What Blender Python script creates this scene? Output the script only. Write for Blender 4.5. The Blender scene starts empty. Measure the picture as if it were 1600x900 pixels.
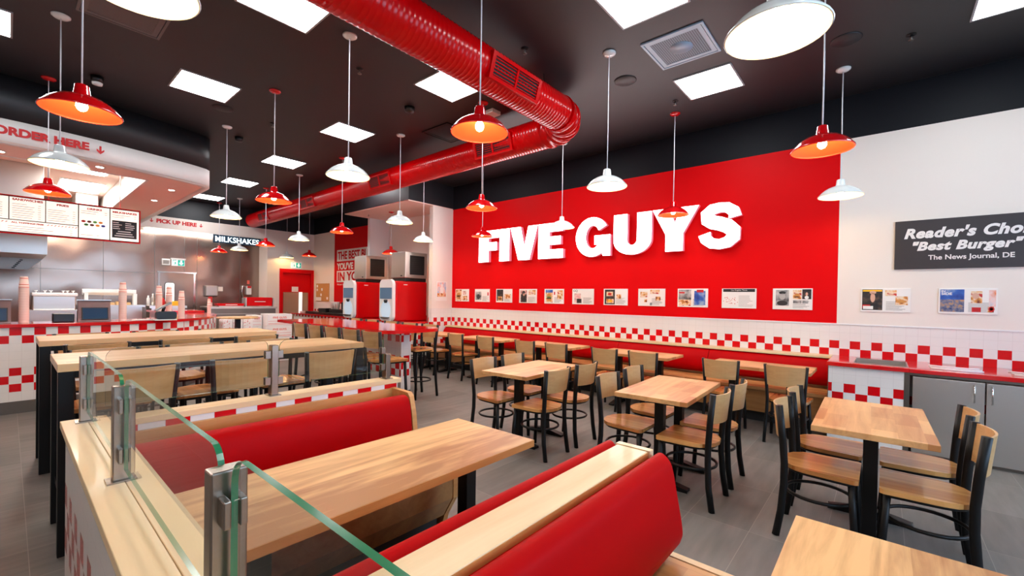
import bpy, math, random
from mathutils import Vector, Matrix
random.seed(7)
C = bpy.context.scene.collection
SC = bpy.context.scene
PI = math.pi

# ------------------------------------------------------------------ camera, world, exposure
cam_data = bpy.data.cameras.new('camera')
cam = bpy.data.objects.new('camera', cam_data)
C.objects.link(cam)
cam_data.sensor_width = 36.0
cam_data.lens = 36.0 * 676.34 / 1600.0
cam_data.shift_y = (472.73 - 450.0) / 1600.0
cam_data.clip_start = 0.02
yaw, pitch, roll = -0.70885, -0.009506, -0.016735
fw = Vector((math.sin(yaw) * math.cos(pitch), math.cos(yaw) * math.cos(pitch), math.sin(pitch)))
r0 = Vector((math.cos(yaw), -math.sin(yaw), 0))
d0 = fw.cross(r0)
rr = math.cos(roll) * r0 + math.sin(roll) * d0
dd = -math.sin(roll) * r0 + math.cos(roll) * d0
cam.matrix_world = Matrix(((rr.x, -dd.x, -fw.x, 0), (rr.y, -dd.y, -fw.y, 0), (rr.z, -dd.z, -fw.z, 1.48), (0, 0, 0, 1)))
SC.camera = cam

world = bpy.data.worlds.new('world')
SC.world = world
world.use_nodes = True
wb = world.node_tree.nodes['Background']
wb.inputs[0].default_value = (0.50, 0.72, 1.0, 1)
wb.inputs[1].default_value = 3.0
SC.view_settings.view_transform = 'Standard'
SC.view_settings.look = 'None'
SC.view_settings.gamma = 1.0
SC.view_settings.exposure = 1.2
SC.view_settings.use_curve_mapping = False
PANEL_POWER = 11.5
KITCHEN_POWER = 15.0
SIGN_POWER = 4.0
BULB_POWER = 75.0
try:
    SC.cycles.use_denoising = True
    SC.cycles.max_bounces = 10
    SC.cycles.transparent_max_bounces = 16
    SC.cycles.sample_clamp_indirect = 6.0
except Exception:
    pass

# ------------------------------------------------------------------ materials
def lin(c):
    out = []
    for v in c[:3]:
        v = v / 255.0
        out.append(v / 12.92 if v <= 0.04045 else ((v + 0.055) / 1.055) ** 2.4)
    return (out[0], out[1], out[2], 1.0)

MATS = {}
def mat(name, col, rough=0.5, metal=0.0, coat=0.0, emit=0.0, spec=0.5):
    if name in MATS:
        return MATS[name]
    m = bpy.data.materials.new(name)
    m.use_nodes = True
    b = m.node_tree.nodes['Principled BSDF']
    b.inputs['Base Color'].default_value = lin(col)
    b.inputs['Roughness'].default_value = rough
    b.inputs['Metallic'].default_value = metal
    b.inputs['Coat Weight'].default_value = coat
    b.inputs['Coat Roughness'].default_value = 0.08
    b.inputs['Specular IOR Level'].default_value = spec
    if emit:
        b.inputs['Emission Color'].default_value = lin(col)
        b.inputs['Emission Strength'].default_value = emit
    MATS[name] = m
    return m

class NT:
    """small helper to wire shader nodes"""
    def __init__(self, m):
        self.t = m.node_tree
        self.n = self.t.nodes
        self.l = self.t.links
        self.b = self.n['Principled BSDF']
    def node(self, kind, **kw):
        x = self.n.new(kind)
        for k, v in kw.items():
            setattr(x, k, v)
        return x
    def put(self, sock, v):
        if isinstance(v, (int, float)):
            sock.default_value = v
        elif isinstance(v, tuple):
            sock.default_value = v
        else:
            self.l.new(v, sock)
    def math(self, op, a, b=0.0, c=None):
        x = self.node('ShaderNodeMath', operation=op)
        self.put(x.inputs[0], a)
        self.put(x.inputs[1], b)
        if c is not None:
            self.put(x.inputs[2], c)
        return x.outputs[0]
    def mix(self, f, a, b):
        x = self.node('ShaderNodeMix', data_type='RGBA')
        self.put(x.inputs[0], f)
        self.put(x.inputs[6], a)
        self.put(x.inputs[7], b)
        return x.outputs[2]
    def pos(self):
        g = self.node('ShaderNodeNewGeometry')
        s = self.node('ShaderNodeSeparateXYZ')
        self.l.new(g.outputs['Position'], s.inputs[0])
        sn = self.node('ShaderNodeSeparateXYZ')
        self.l.new(g.outputs['True Normal'], sn.inputs[0])
        return s.outputs, sn.outputs
    def between(self, v, a, b):
        return self.math('MULTIPLY', self.math('GREATER_THAN', v, a), self.math('LESS_THAN', v, b))

WHITE_T, RED_T = lin((231, 226, 221)), lin((205, 6, 16))

def tile_nodes(t, red_rows, phase, z0, tw=0.1, th=0.0965):
    """10 cm glazed wall tiles; red_rows: {row index: parity of the red columns}; returns (colour, grout mask)"""
    P, N = t.pos()
    side = t.math('GREATER_THAN', t.math('ABSOLUTE', N[0]), 0.7)
    u = t.math('ADD', t.math('MULTIPLY', P[1], side), t.math('MULTIPLY', P[0], t.math('SUBTRACT', 1.0, side)))
    cu = t.math('DIVIDE', t.math('SUBTRACT', u, phase), tw)
    cv = t.math('DIVIDE', t.math('SUBTRACT', P[2], z0), th)
    ci, ri = t.math('FLOOR', cu), t.math('FLOOR', cv)
    par = t.math('FLOORED_MODULO', ci, 2.0)
    red = 0.0
    for row, p in red_rows.items():
        hit = t.math('MULTIPLY', t.math('COMPARE', ri, float(row), 0.1), t.math('COMPARE', par, float(p), 0.1))
        red = t.math('MAXIMUM', red, hit)
    fu, fv = t.math('FRACT', cu), t.math('FRACT', cv)
    g = t.math('MAXIMUM', t.math('LESS_THAN', fu, 0.022), t.math('LESS_THAN', fv, 0.022))
    col = t.mix(red, WHITE_T, RED_T)
    col = t.mix(g, col, lin((214, 208, 203)))
    return col, g, P, N

def tile_mat(name, red_rows, phase, z0=0.0665, kick=0.0):
    m = mat(name, (230, 226, 222), 0.16)
    t = NT(m)
    col, g, P, N = tile_nodes(t, red_rows, phase, z0)
    if kick:
        col = t.mix(t.math('LESS_THAN', P[2], kick), col, lin((92, 88, 84)))
    t.l.new(col, t.b.inputs['Base Color'])
    bp = t.node('ShaderNodeBump')
    bp.inputs['Strength'].default_value = 0.25
    bp.inputs['Distance'].default_value = 0.002
    t.l.new(t.math('SUBTRACT', 1.0, g), bp.inputs['Height'])
    t.l.new(bp.outputs[0], t.b.inputs['Normal'])
    return m

def wood_mat(name, dark, light, axis=1, rough=0.42, strip=0.0, block=0.0, scale=1.0, coat=0.15, knots=False):
    """oak: grain stretched along an axis of the object's own space, optional glued strips"""
    m = mat(name, light, rough, coat=coat)
    t = NT(m)
    tc = t.node('ShaderNodeTexCoord')
    s = t.node('ShaderNodeSeparateXYZ')
    t.l.new(tc.outputs['Object'], s.inputs[0])
    across = s.outputs[1 - axis] if axis < 2 else s.outputs[0]
    along = s.outputs[axis]
    mp = t.node('ShaderNodeMapping')
    t.l.new(tc.outputs['Object'], mp.inputs[0])
    sc = [14.0 * scale, 14.0 * scale, 14.0 * scale]
    sc[axis] = 1.1 * scale
    mp.inputs['Scale'].default_value = sc
    n1 = t.node('ShaderNodeTexNoise')
    n1.inputs['Scale'].default_value = 1.0
    n1.inputs['Detail'].default_value = 6.0
    n1.inputs['Roughness'].default_value = 0.62
    n1.inputs['Distortion'].default_value = 0.6
    t.l.new(mp.outputs[0], n1.inputs['Vector'])
    f = t.math('MULTIPLY_ADD', n1.outputs[0], 2.2, -0.62)
    if strip:
        si = t.math('FLOOR', t.math('DIVIDE', across, strip))
        wn = t.node('ShaderNodeTexWhiteNoise', noise_dimensions='2D')
        cb = t.node('ShaderNodeCombineXYZ')
        t.l.new(si, cb.inputs[0])
        if block:
            off = t.math('MULTIPLY', t.math('FRACT', t.math('MULTIPLY', si, 0.377)), block)
            t.l.new(t.math('FLOOR', t.math('DIVIDE', t.math('ADD', along, off), block)), cb.inputs[1])
        t.l.new(cb.outputs[0], wn.inputs['Vector'])
        f = t.math('ADD', f, t.math('MULTIPLY_ADD', wn.outputs[0], 0.9, -0.45))
    if knots:
        m2 = t.node('ShaderNodeMapping')
        t.l.new(tc.outputs['Object'], m2.inputs[0])
        s2 = [4.5, 4.5, 4.5]; s2[axis] = 0.55
        m2.inputs['Scale'].default_value = s2
        n2 = t.node('ShaderNodeTexNoise'); n2.inputs['Scale'].default_value = 1.6; n2.inputs['Detail'].default_value = 3.0; n2.inputs['Distortion'].default_value = 1.6
        t.l.new(m2.outputs[0], n2.inputs['Vector'])
        f = t.math('ADD', f, t.math('MULTIPLY_ADD', n2.outputs[0], 2.4, -1.25))
        vo = t.node('ShaderNodeTexVoronoi'); vo.inputs['Scale'].default_value = 1.0
        m3 = t.node('ShaderNodeMapping'); s3 = [5.2, 5.2, 0.0]; s3[axis] = 2.2
        m3.inputs['Scale'].default_value = s3
        t.l.new(tc.outputs['Object'], m3.inputs[0]); t.l.new(m3.outputs[0], vo.inputs['Vector'])
        f = t.math('ADD', f, t.math('MULTIPLY', t.math('LESS_THAN', vo.outputs['Distance'], 0.055), 0.8))
    x = t.node('ShaderNodeClamp')
    t.l.new(f, x.inputs[0])
    col = t.mix(x.outputs[0], lin(light), lin(dark))
    t.l.new(col, t.b.inputs['Base Color'])
    return m

M = {}
M['floor'] = mat('floor tile', (104, 100, 97), 0.5, spec=0.35)
t = NT(M['floor'])
P, N = t.pos()
fx = t.math('DIVIDE', t.math('ADD', P[0], 0.633), 0.38)
fy = t.math('DIVIDE', t.math('SUBTRACT', P[1], 0.08), 0.76)
g = t.math('MAXIMUM', t.math('LESS_THAN', t.math('FRACT', fx), 0.009), t.math('LESS_THAN', t.math('FRACT', fy), 0.0045))
cb = t.node('ShaderNodeCombineXYZ')
t.l.new(t.math('FLOOR', fx), cb.inputs[0]); t.l.new(t.math('FLOOR', fy), cb.inputs[1])
wn = t.node('ShaderNodeTexWhiteNoise', noise_dimensions='2D')
t.l.new(cb.outputs[0], wn.inputs['Vector'])
tcg = t.node('ShaderNodeTexCoord')
mp = t.node('ShaderNodeMapping'); mp.inputs['Scale'].default_value = (16, 2.2, 8)
t.l.new(tcg.outputs['Object'], mp.inputs[0])
ns = t.node('ShaderNodeTexNoise'); ns.inputs['Scale'].default_value = 1.0; ns.inputs['Detail'].default_value = 8
t.l.new(mp.outputs[0], ns.inputs['Vector'])
v = t.math('ADD', t.math('MULTIPLY_ADD', ns.outputs[0], 0.8, 0.0), t.math('MULTIPLY', wn.outputs[0], 0.28))
col = t.mix(v, lin((82, 78, 73)), lin((132, 126, 119)))
col = t.mix(g, col, lin((140, 133, 124)))
t.l.new(col, t.b.inputs['Base Color'])

M['black_paint'] = mat('black ceiling paint', (27, 28, 32), 0.5)
M['white_paint'] = mat('white paint', (232, 228, 224), 0.55)
M['baked_pink_white'] = mat('white paint with baked pink light', (242, 212, 198), 0.55)  # white paint with the pink of reflected red light mixed into its colour
M['red_paint'] = mat('red paint', (210, 2, 10), 0.5, spec=0.15)
M['red_gloss'] = mat('red gloss top', (205, 4, 14), 0.12, coat=0.5)
M['red_machine'] = mat('red machine panel', (198, 0, 8), 0.28, spec=0.35)
M['red_duct'] = mat('red lacquered duct', (196, 0, 4), 0.2, spec=0.28)
M['vinyl'] = mat('red vinyl', (176, 0, 4), 0.5, spec=0.07)
M['black_metal'] = mat('black metal', (10, 10, 11), 0.42, spec=0.3)
M['black_plastic'] = mat('black plastic', (18, 18, 20), 0.35)
M['dark'] = mat('dark gap', (12, 12, 13), 0.7)
M['kick'] = mat('dark toe kick', (44, 42, 41), 0.55)
M['skirting'] = mat('grey tile skirting', (88, 84, 81), 0.4)
M['steel'] = mat('brushed steel', (206, 202, 197), 0.33, metal=1.0)
M['steel_wall'] = mat('steel wall', (158, 136, 124), 0.22, metal=1.0)
t = NT(M['steel_wall'])
tcs = t.node('ShaderNodeTexCoord')
nsw = t.node('ShaderNodeTexNoise'); nsw.inputs['Scale'].default_value = 1.1; nsw.inputs['Detail'].default_value = 1.0
t.l.new(tcs.outputs['Object'], nsw.inputs['Vector'])
bsw = t.node('ShaderNodeBump'); bsw.inputs['Strength'].default_value = 0.35; bsw.inputs['Distance'].default_value = 0.12
t.l.new(nsw.outputs[0], bsw.inputs['Height']); t.l.new(bsw.outputs[0], t.b.inputs['Normal'])
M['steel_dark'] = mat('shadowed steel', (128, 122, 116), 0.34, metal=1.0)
M['post_steel'] = mat('satin post steel', (160, 146, 134), 0.27, metal=1.0)
M['terminal'] = mat('brown grey casing', (120, 92, 90), 0.35)
M['chrome'] = mat('chrome', (215, 215, 215), 0.12, metal=1.0)
M['oak'] = wood_mat('oak panel', (186, 122, 60), (218, 162, 96), axis=1, scale=0.8)
M['oak_x'] = wood_mat('oak panel across', (204, 156, 100), (230, 194, 142), axis=0, scale=0.8)
M['oak_cap'] = wood_mat('pale oak cap', (224, 186, 134), (240, 214, 170), axis=1, scale=0.7)
M['oak_cap_x'] = wood_mat('pale oak cap across', (226, 190, 138), (240, 216, 172), axis=0, scale=0.7)
M['oak_seat'] = wood_mat('bench seat oak', (178, 116, 60), (216, 160, 98), axis=0, strip=0.09, block=0.7)
M['oak_front'] = wood_mat('bench front oak', (150, 96, 48), (190, 138, 80), axis=0, scale=0.7)
M['block_top'] = wood_mat('butcher block', (184, 124, 72), (228, 178, 118), axis=1, strip=0.115, block=0.36, rough=0.36, coat=0.05)
M['block_top_x'] = wood_mat('butcher block across', (184, 124, 72), (228, 178, 118), axis=0, strip=0.115, block=0.36, rough=0.36, coat=0.05)
M['plank_top'] = wood_mat('plank table top', (166, 112, 62), (230, 182, 122), axis=1, strip=0.19, rough=0.42, coat=0.0, knots=True)
M['bar_top'] = wood_mat('bar table top', (206, 158, 104), (232, 194, 142), axis=1, strip=0.06, block=0.9, rough=0.34)
M['edge_wood'] = wood_mat('table edge oak', (184, 116, 54), (212, 150, 84), axis=1, scale=1.3)
M['seat_wood'] = wood_mat('chair seat wood', (168, 108, 54), (216, 158, 92), axis=0, strip=0.08, rough=0.25, coat=0.25)
M['back_wood'] = wood_mat('chair back ply', (186, 140, 88), (208, 168, 116), axis=1, scale=1.2)
M['lamp_red'] = mat('red enamel', (200, 6, 14), 0.14, coat=0.6)
M['lamp_white'] = mat('white enamel', (224, 228, 226), 0.18, coat=0.4)
M['lamp_red_in'] = mat('orange red inside', (238, 66, 32), 0.5)
M['lamp_white_in'] = mat('white inside', (250, 240, 215), 0.5)
M['cord'] = mat('white cord', (225, 225, 228), 0.5)
M['bulb'] = mat('warm bulb', (255, 214, 150), 0.4, emit=BULB_POWER)
M['panel_light'] = mat('ceiling light diffuser', (250, 253, 255), 0.5, emit=PANEL_POWER)
M['kitchen_light'] = mat('kitchen light diffuser', (255, 246, 236), 0.5, emit=KITCHEN_POWER)
M['strip'] = mat('strip light diffuser', (255, 248, 242), 0.5, emit=4.0)
M['spot_light'] = mat('downlight', (255, 240, 215), 0.5, emit=14.0)
M['sign_face'] = mat('lit sign face', (255, 252, 252), 0.5, emit=SIGN_POWER)
M['sign_small'] = mat('small lit lettering', (235, 248, 252), 0.5, emit=0.9)
M['menu_face'] = mat('lit menu face', (255, 243, 230), 0.5, emit=0.34)
M['sign_side'] = mat('lit sign return', (214, 120, 140), 0.4, emit=0.25)
M['silver_frame'] = mat('grey light frame', (160, 160, 162), 0.4)
M['paper'] = mat('paper', (238, 234, 228), 0.6)
M['ink'] = mat('print grey', (150, 146, 142), 0.6)
M['ink_black'] = mat('print black', (30, 28, 30), 0.6)
M['ink_red'] = mat('print red', (200, 24, 26), 0.6)
M['sign_black'] = mat('sign black', (52, 46, 48), 0.5)
M['sign_white'] = mat('sign lettering', (236, 230, 226), 0.5)
M['plastic_white'] = mat('white plastic', (234, 233, 232), 0.3)
M['glass_edge'] = mat('green glass edge', (42, 120, 78), 0.15, spec=0.8)
M['cork'] = mat('cork', (196, 140, 78), 0.8)
M['green_exit'] = mat('exit green', (20, 176, 158), 0.5, emit=0.2)
M['exit_white'] = mat('exit white', (250, 250, 250), 0.5, emit=0.3)
M['screen_blue'] = mat('terminal screen', (20, 52, 80), 0.15, emit=0.12)
M['screen_text'] = mat('screen lettering', (220, 240, 255), 0.3, emit=0.4)
M['screen_grey'] = mat('dispenser screen', (84, 112, 138), 0.2, emit=0.12)
M['recess_blue'] = mat('lit dispenser recess', (196, 222, 240), 0.3, emit=0.12)
M['pink_cup'] = mat('paper cup', (238, 206, 192), 0.6)
M['cup_red'] = mat('cup stripe', (222, 96, 80), 0.6)
M['box_card'] = mat('white carton', (236, 230, 228), 0.6)
M['yellow'] = mat('yellow pack', (250, 190, 30), 0.5)
M['cardboard'] = mat('tan card', (206, 168, 118), 0.7)
M['navy'] = mat('navy sign', (24, 58, 78), 0.4)
M['vent_grey'] = mat('grey grille', (96, 90, 90), 0.45)
M['vent_blue'] = mat('ceiling grille frame', (150, 172, 190), 0.35)

# diamond-plate door sheet
M['plate'] = mat('studded plate', (190, 166, 132), 0.35, metal=0.6)
t = NT(M['plate'])
P, N = t.pos()
cu = t.math('FRACT', t.math('DIVIDE', P[1], 0.05)); cv = t.math('FRACT', t.math('DIVIDE', P[2], 0.05))
dq = t.math('ADD', t.math('POWER', t.math('SUBTRACT', cu, 0.5), 2.0), t.math('POWER', t.math('SUBTRACT', cv, 0.5), 2.0))
stud = t.math('LESS_THAN', dq, 0.07)
t.l.new(t.mix(stud, lin((168, 140, 110)), lin((246, 232, 212))), t.b.inputs['Base Color'])

# woven grille pattern for ceiling grilles
def louvre_mat(name, base, dark, pitch, axis=0, rough=0.5, metal=0.0):
    m = mat(name, base, rough, metal)
    t = NT(m)
    P, N = t.pos()
    fr = t.math('FRACT', t.math('DIVIDE', P[axis], pitch))
    t.l.new(t.mix(t.math('LESS_THAN', fr, 0.5), lin(base), lin(dark)), t.b.inputs['Base Color'])
    return m
M['grille_fine'] = louvre_mat('perforated grille', (112, 132, 148), (58, 74, 88), 0.02)
M['grille_dark'] = louvre_mat('slotted grille', (112, 104, 103), (48, 44, 45), 0.022, axis=0)
M['duct_louvre'] = louvre_mat('duct louvre', (150, 6, 10), (14, 4, 5), 0.028, axis=2)

# glass
gm = bpy.data.materials.new('clear glass')
gm.use_nodes = True
nt = gm.node_tree
nt.nodes.clear()
o_ = nt.nodes.new('ShaderNodeOutputMaterial')
tr = nt.nodes.new('ShaderNodeBsdfTransparent'); tr.inputs[0].default_value = (0.925, 0.94, 0.93, 1)
gl = nt.nodes.new('ShaderNodeBsdfGlossy'); gl.inputs['Roughness'].default_value = 0.01; gl.inputs[0].default_value = (0.95, 1, 0.98, 1)
fr = nt.nodes.new('ShaderNodeFresnel'); fr.inputs[0].default_value = 1.5
mx = nt.nodes.new('ShaderNodeMixShader')
ge = nt.nodes.new('ShaderNodeNewGeometry')
mu = nt.nodes.new('ShaderNodeMath'); mu.operation = 'SUBTRACT'; mu.inputs[0].default_value = 1.0
nt.links.new(ge.outputs['Backfacing'], mu.inputs[1])
mv = nt.nodes.new('ShaderNodeMath'); mv.operation = 'MULTIPLY'
nt.links.new(fr.outputs[0], mv.inputs[0]); nt.links.new(mu.outputs[0], mv.inputs[1])
nt.links.new(mv.outputs[0], mx.inputs[0]); nt.links.new(tr.outputs[0], mx.inputs[1]); nt.links.new(gl.outputs[0], mx.inputs[2])
nt.links.new(mx.outputs[0], o_.inputs[0])
M['glass'] = gm

# photo-like mottled print: several colours through noise
def print_mat(name, cols, scale=18.0):
    m = mat(name, cols[0], 0.5)
    t = NT(m)
    tc = t.node('ShaderNodeTexCoord')
    n = t.node('ShaderNodeTexNoise')
    n.inputs['Scale'].default_value = scale
    n.inputs['Detail'].default_value = 3.0
    t.l.new(tc.outputs['Object'], n.inputs['Vector'])
    rp = t.node('ShaderNodeValToRGB')
    el = rp.color_ramp.elements
    while len(el) < len(cols):
        el.new(0.5)
    for i, c in enumerate(cols):
        el[i].position = 0.32 + 0.36 * i / max(1, len(cols) - 1)
        el[i].color = lin(c)
    t.l.new(n.outputs[0], rp.inputs[0])
    t.l.new(rp.outputs[0], t.b.inputs['Base Color'])
    return m
M['p_food'] = print_mat('food print', [(110, 40, 24), (222, 150, 70), (236, 220, 190), (190, 40, 30)])
M['p_dark'] = print_mat('dark print', [(28, 26, 28), (40, 38, 38), (90, 70, 60)])
M['p_blue'] = print_mat('blue print', [(28, 60, 140), (50, 96, 180), (150, 170, 196)], 9)
M['p_city'] = print_mat('city print', [(40, 60, 110), (120, 120, 140), (206, 150, 80)], 26)
M['p_grey'] = print_mat('grey print', [(52, 52, 54), (140, 140, 140), (206, 202, 198)], 12)
M['p_pink'] = print_mat('pink print', [(226, 150, 150), (236, 200, 190), (160, 90, 90)], 12)
M['p_pastel'] = print_mat('pastel print', [(150, 190, 214), (236, 206, 200), (226, 120, 60)], 10)
M['bag_print'] = print_mat('white and red sack print', [(240, 236, 234), (240, 236, 234), (240, 236, 234), (214, 60, 54)], 30)

# ------------------------------------------------------------------ mesh building
class MB:
    def __init__(self):
        self.v, self.f, self.m, self.s = [], [], [], []
    def add(self, vs, fs, mi=0, smooth=False):
        k = len(self.v)
        self.v += [tuple(p) for p in vs]
        for q in fs:
            self.f.append(tuple(i + k for i in q)); self.m.append(mi); self.s.append(smooth)
        return self
    def box(self, x0, y0, z0, x1, y1, z1, mi=0):
        if x0 > x1: x0, x1 = x1, x0
        if y0 > y1: y0, y1 = y1, y0
        if z0 > z1: z0, z1 = z1, z0
        vs = [(x0, y0, z0), (x1, y0, z0), (x1, y1, z0), (x0, y1, z0), (x0, y0, z1), (x1, y0, z1), (x1, y1, z1), (x0, y1, z1)]
        return self.add(vs, [(3, 2, 1, 0), (4, 5, 6, 7), (0, 1, 5, 4), (1, 2, 6, 5), (2, 3, 7, 6), (3, 0, 4, 7)], mi)
    def cbox(self, c, sx, sy, sz, mi=0):
        return self.box(c[0] - sx / 2, c[1] - sy / 2, c[2] - sz / 2, c[0] + sx / 2, c[1] + sy / 2, c[2] + sz / 2, mi)
    def prism(self, poly, o, r, u, depth, mi=0, mside=None, mback=None):
        """polygon in the (r,u) plane at o, thickened along n = r x u"""
        o, r, u = Vector(o), Vector(r), Vector(u)
        n = r.cross(u)
        a = 0
        for i in range(len(poly)):
            x0, y0 = poly[i]; x1, y1 = poly[(i + 1) % len(poly)]
            a += x0 * y1 - x1 * y0
        if a < 0:
            poly = poly[::-1]
        k = len(poly)
        back = [o + r * x + u * y for x, y in poly]
        front = [p + n * depth for p in back]
        ms = mi if mside is None else mside
        self.add(back + front, [tuple(range(k, 2 * k))], mi)
        self.add(back + front, [tuple(reversed(range(k)))], ms if mback is None else mback)
        self.add(back + front, [(i, (i + 1) % k, k + (i + 1) % k, k + i) for i in range(k)], ms)
        return self
    def tube(self, pts, r, n=8, closed=False, mi=0, cap=True, r2=None, smooth=True):
        pts = [Vector(p) for p in pts]
        m = len(pts)
        rs = r if isinstance(r, (list, tuple)) else [r] * m
        tang = []
        for i in range(m):
            a = pts[(i - 1) % m] if (closed or i > 0) else pts[i]
            b = pts[(i + 1) % m] if (closed or i < m - 1) else pts[i]
            tang.append((b - a).normalized())
        ref = Vector((0, 0, 1)) if abs(tang[0].z) < 0.9 else Vector((0, 1, 0))
        nx = (ref - tang[0] * ref.dot(tang[0])).normalized()
        vs = []
        for i in range(m):
            nx = (nx - tang[i] * nx.dot(tang[i])).normalized()
            ny = tang[i].cross(nx)
            for j in range(n):
                a = 2 * PI * (j + 0.5) / n
                vs.append(pts[i] + nx * (math.cos(a) * rs[i]) + ny * (math.sin(a) * (rs[i] if r2 is None else r2)))
        fs = []
        for i in range(m if closed else m - 1):
            for j in range(n):
                p, q = i * n, ((i + 1) % m) * n
                fs.append((p + j, p + (j + 1) % n, q + (j + 1) % n, q + j))
        self.add(vs, fs, mi, smooth)
        if cap and not closed:
            k = len(self.v) - len(vs)
            self.f.append(tuple(k + j for j in reversed(range(n)))); self.m.append(mi); self.s.append(False)
            self.f.append(tuple(k + (m - 1) * n + j for j in range(n))); self.m.append(mi); self.s.append(False)
        return self
    def lathe(self, prof, n=24, c=(0, 0, 0), mi=0, smooth=True):
        vs = []
        for (r, z) in prof:
            for j in range(n):
                a = 2 * PI * j / n
                vs.append((c[0] + math.cos(a) * r, c[1] + math.sin(a) * r, c[2] + z))
        fs = [(i * n + j, i * n + (j + 1) % n, (i + 1) * n + (j + 1) % n, (i + 1) * n + j) for i in range(len(prof) - 1) for j in range(n)]
        self.add(vs, fs, mi, smooth)
        k = len(self.v) - len(vs)
        self.f.append(tuple(k + j for j in reversed(range(n)))); self.m.append(mi); self.s.append(False)
        e = k + (len(prof) - 1) * n
        self.f.append(tuple(e + j for j in range(n))); self.m.append(mi); self.s.append(False)
        return self
    def sphere(self, c, r, n=10, mi=0, sz=1.0):
        prof = [(max(1e-4, r * math.sin(PI * i / n)), -r * sz * math.cos(PI * i / n)) for i in range(n + 1)]
        return self.lathe(prof, n + 2, c, mi)
    def build(self, name, m, parent=None, bevel=0.0, seg=2, kind=None):
        me = bpy.data.meshes.new(name)
        me.from_pydata(self.v, [], self.f)
        for x in (m if isinstance(m, (list, tuple)) else [m]):
            me.materials.append(M[x] if isinstance(x, str) else x)
        me.polygons.foreach_set('material_index', self.m)
        me.polygons.foreach_set('use_smooth', self.s)
        me.update()
        o = bpy.data.objects.new(name, me)
        C.objects.link(o)
        if parent is not None:
            o.parent = parent
        if bevel:
            b = o.modifiers.new('Bevel', 'BEVEL')
            b.width = bevel; b.segments = seg; b.limit_method = 'ANGLE'; b.angle_limit = math.radians(40)
        if kind:
            o['kind'] = kind
        return o

def tag(o, label, cat, group=None, kind=None):
    o['label'] = label
    o['category'] = cat
    if group: o['group'] = group
    if kind: o['kind'] = kind
    return o
def thing(name, label, cat, loc=(0, 0, 0), rz=0.0, group=None):
    o = bpy.data.objects.new(name, None)
    o.empty_display_size = 0.1
    C.objects.link(o)
    o.location = loc
    o.rotation_euler = (0, 0, rz)
    return tag(o, label, cat, group)
def dup(root, loc, rz=None, label=None, group=None):
    r = root.copy(); C.objects.link(r)
    r.location = loc
    if rz is not None: r.rotation_euler = (0, 0, rz)
    if label: r['label'] = label
    if group: r['group'] = group
    for ch in list(root.children):
        c = ch.copy(); C.objects.link(c); c.parent = r
        for g_ in list(ch.children):
            d = g_.copy(); C.objects.link(d); d.parent = c
    return r
def struct(mb, name, m, bevel=0.0, label=None):
    o = mb.build(name, m, None, bevel, kind='structure')
    if label:
        o['label'] = label
    return o
def rrect(x0, y0, x1, y1, r, n=5, corners=(1, 1, 1, 1)):
    """rounded rectangle outline; corners: bl, br, tr, tl"""
    pts = []
    for k, (cx, cy, a0) in enumerate(((x0 + r, y0 + r, PI), (x1 - r, y0 + r, 1.5 * PI), (x1 - r, y1 - r, 0), (x0 + r, y1 - r, 0.5 * PI))):
        if not corners[k]:
            pts.append(((x0, y0), (x1, y0), (x1, y1), (x0, y1))[k]); continue
        for i in range(n + 1):
            a = a0 + 0.5 * PI * i / n
            pts.append((cx + r * math.cos(a), cy + r * math.sin(a)))
    return pts

XR, YR, ZU = (1, 0, 0), (0, 1, 0), (0, 0, 1)
def text(s, name, m, parent, o, r, w, h, depth=0.004, bold=0.0, shear=0.0, spacing=1.0, mi_list=None):
    """lettering fitted to a w x h box whose lower left corner is o, reading along r, upright"""
    cu = bpy.data.curves.new(name, 'FONT')
    cu.body = s
    cu.extrude = 0.1
    cu.offset = bold
    cu.shear = shear
    cu.space_character = spacing
    cu.resolution_u = 4
    ob = bpy.data.objects.new(name, cu)
    C.objects.link(ob)
    dg = bpy.context.evaluated_depsgraph_get()
    me = bpy.data.meshes.new_from_object(ob.evaluated_get(dg))
    bpy.data.objects.remove(ob)
    bpy.data.curves.remove(cu)
    me.name = name
    xs = [v.co.x for v in me.vertices]; ys = [v.co.y for v in me.vertices]
    x0, x1, y0, y1 = min(xs), max(xs), min(ys), max(ys)
    o, r, u = Vector(o), Vector(r), Vector(ZU)
    n = r.cross(u)
    for v in me.vertices:
        a = (v.co.x - x0) / max(1e-6, x1 - x0) * w
        b = (v.co.y - y0) / max(1e-6, y1 - y0) * h
        d = depth if v.co.z > 0 else 0.0
        v.co = o + r * a + u * b + n * d
    me.materials.clear()
    me.materials.append(M[m] if isinstance(m, str) else m)
    ob = bpy.data.objects.new(name, me)
    C.objects.link(ob)
    if parent is not None: ob.parent = parent
    return ob

# ================================================================== THE SETTING
CEIL, WY, BAND = 4.0, 6.63, 3.48
XL = -14.4
struct(MB().box(-16.4, -3.3, -0.1, 3.3, 6.85, 0.0), 'floor', 'floor')
M['bounce'] = mat('red quarry tile', (158, 84, 64), 0.4)
struct(MB().box(-15.05, -3.2, 0.0, -8.45, 1.7, 0.006), 'floor_kitchen_bounce', 'bounce')  # unseen red floor, added to throw pink light up at the soffit
struct(MB().box(-16.4, -3.3, CEIL, 3.3, 6.85, CEIL + 0.1), 'ceiling', 'black_paint')

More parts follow.
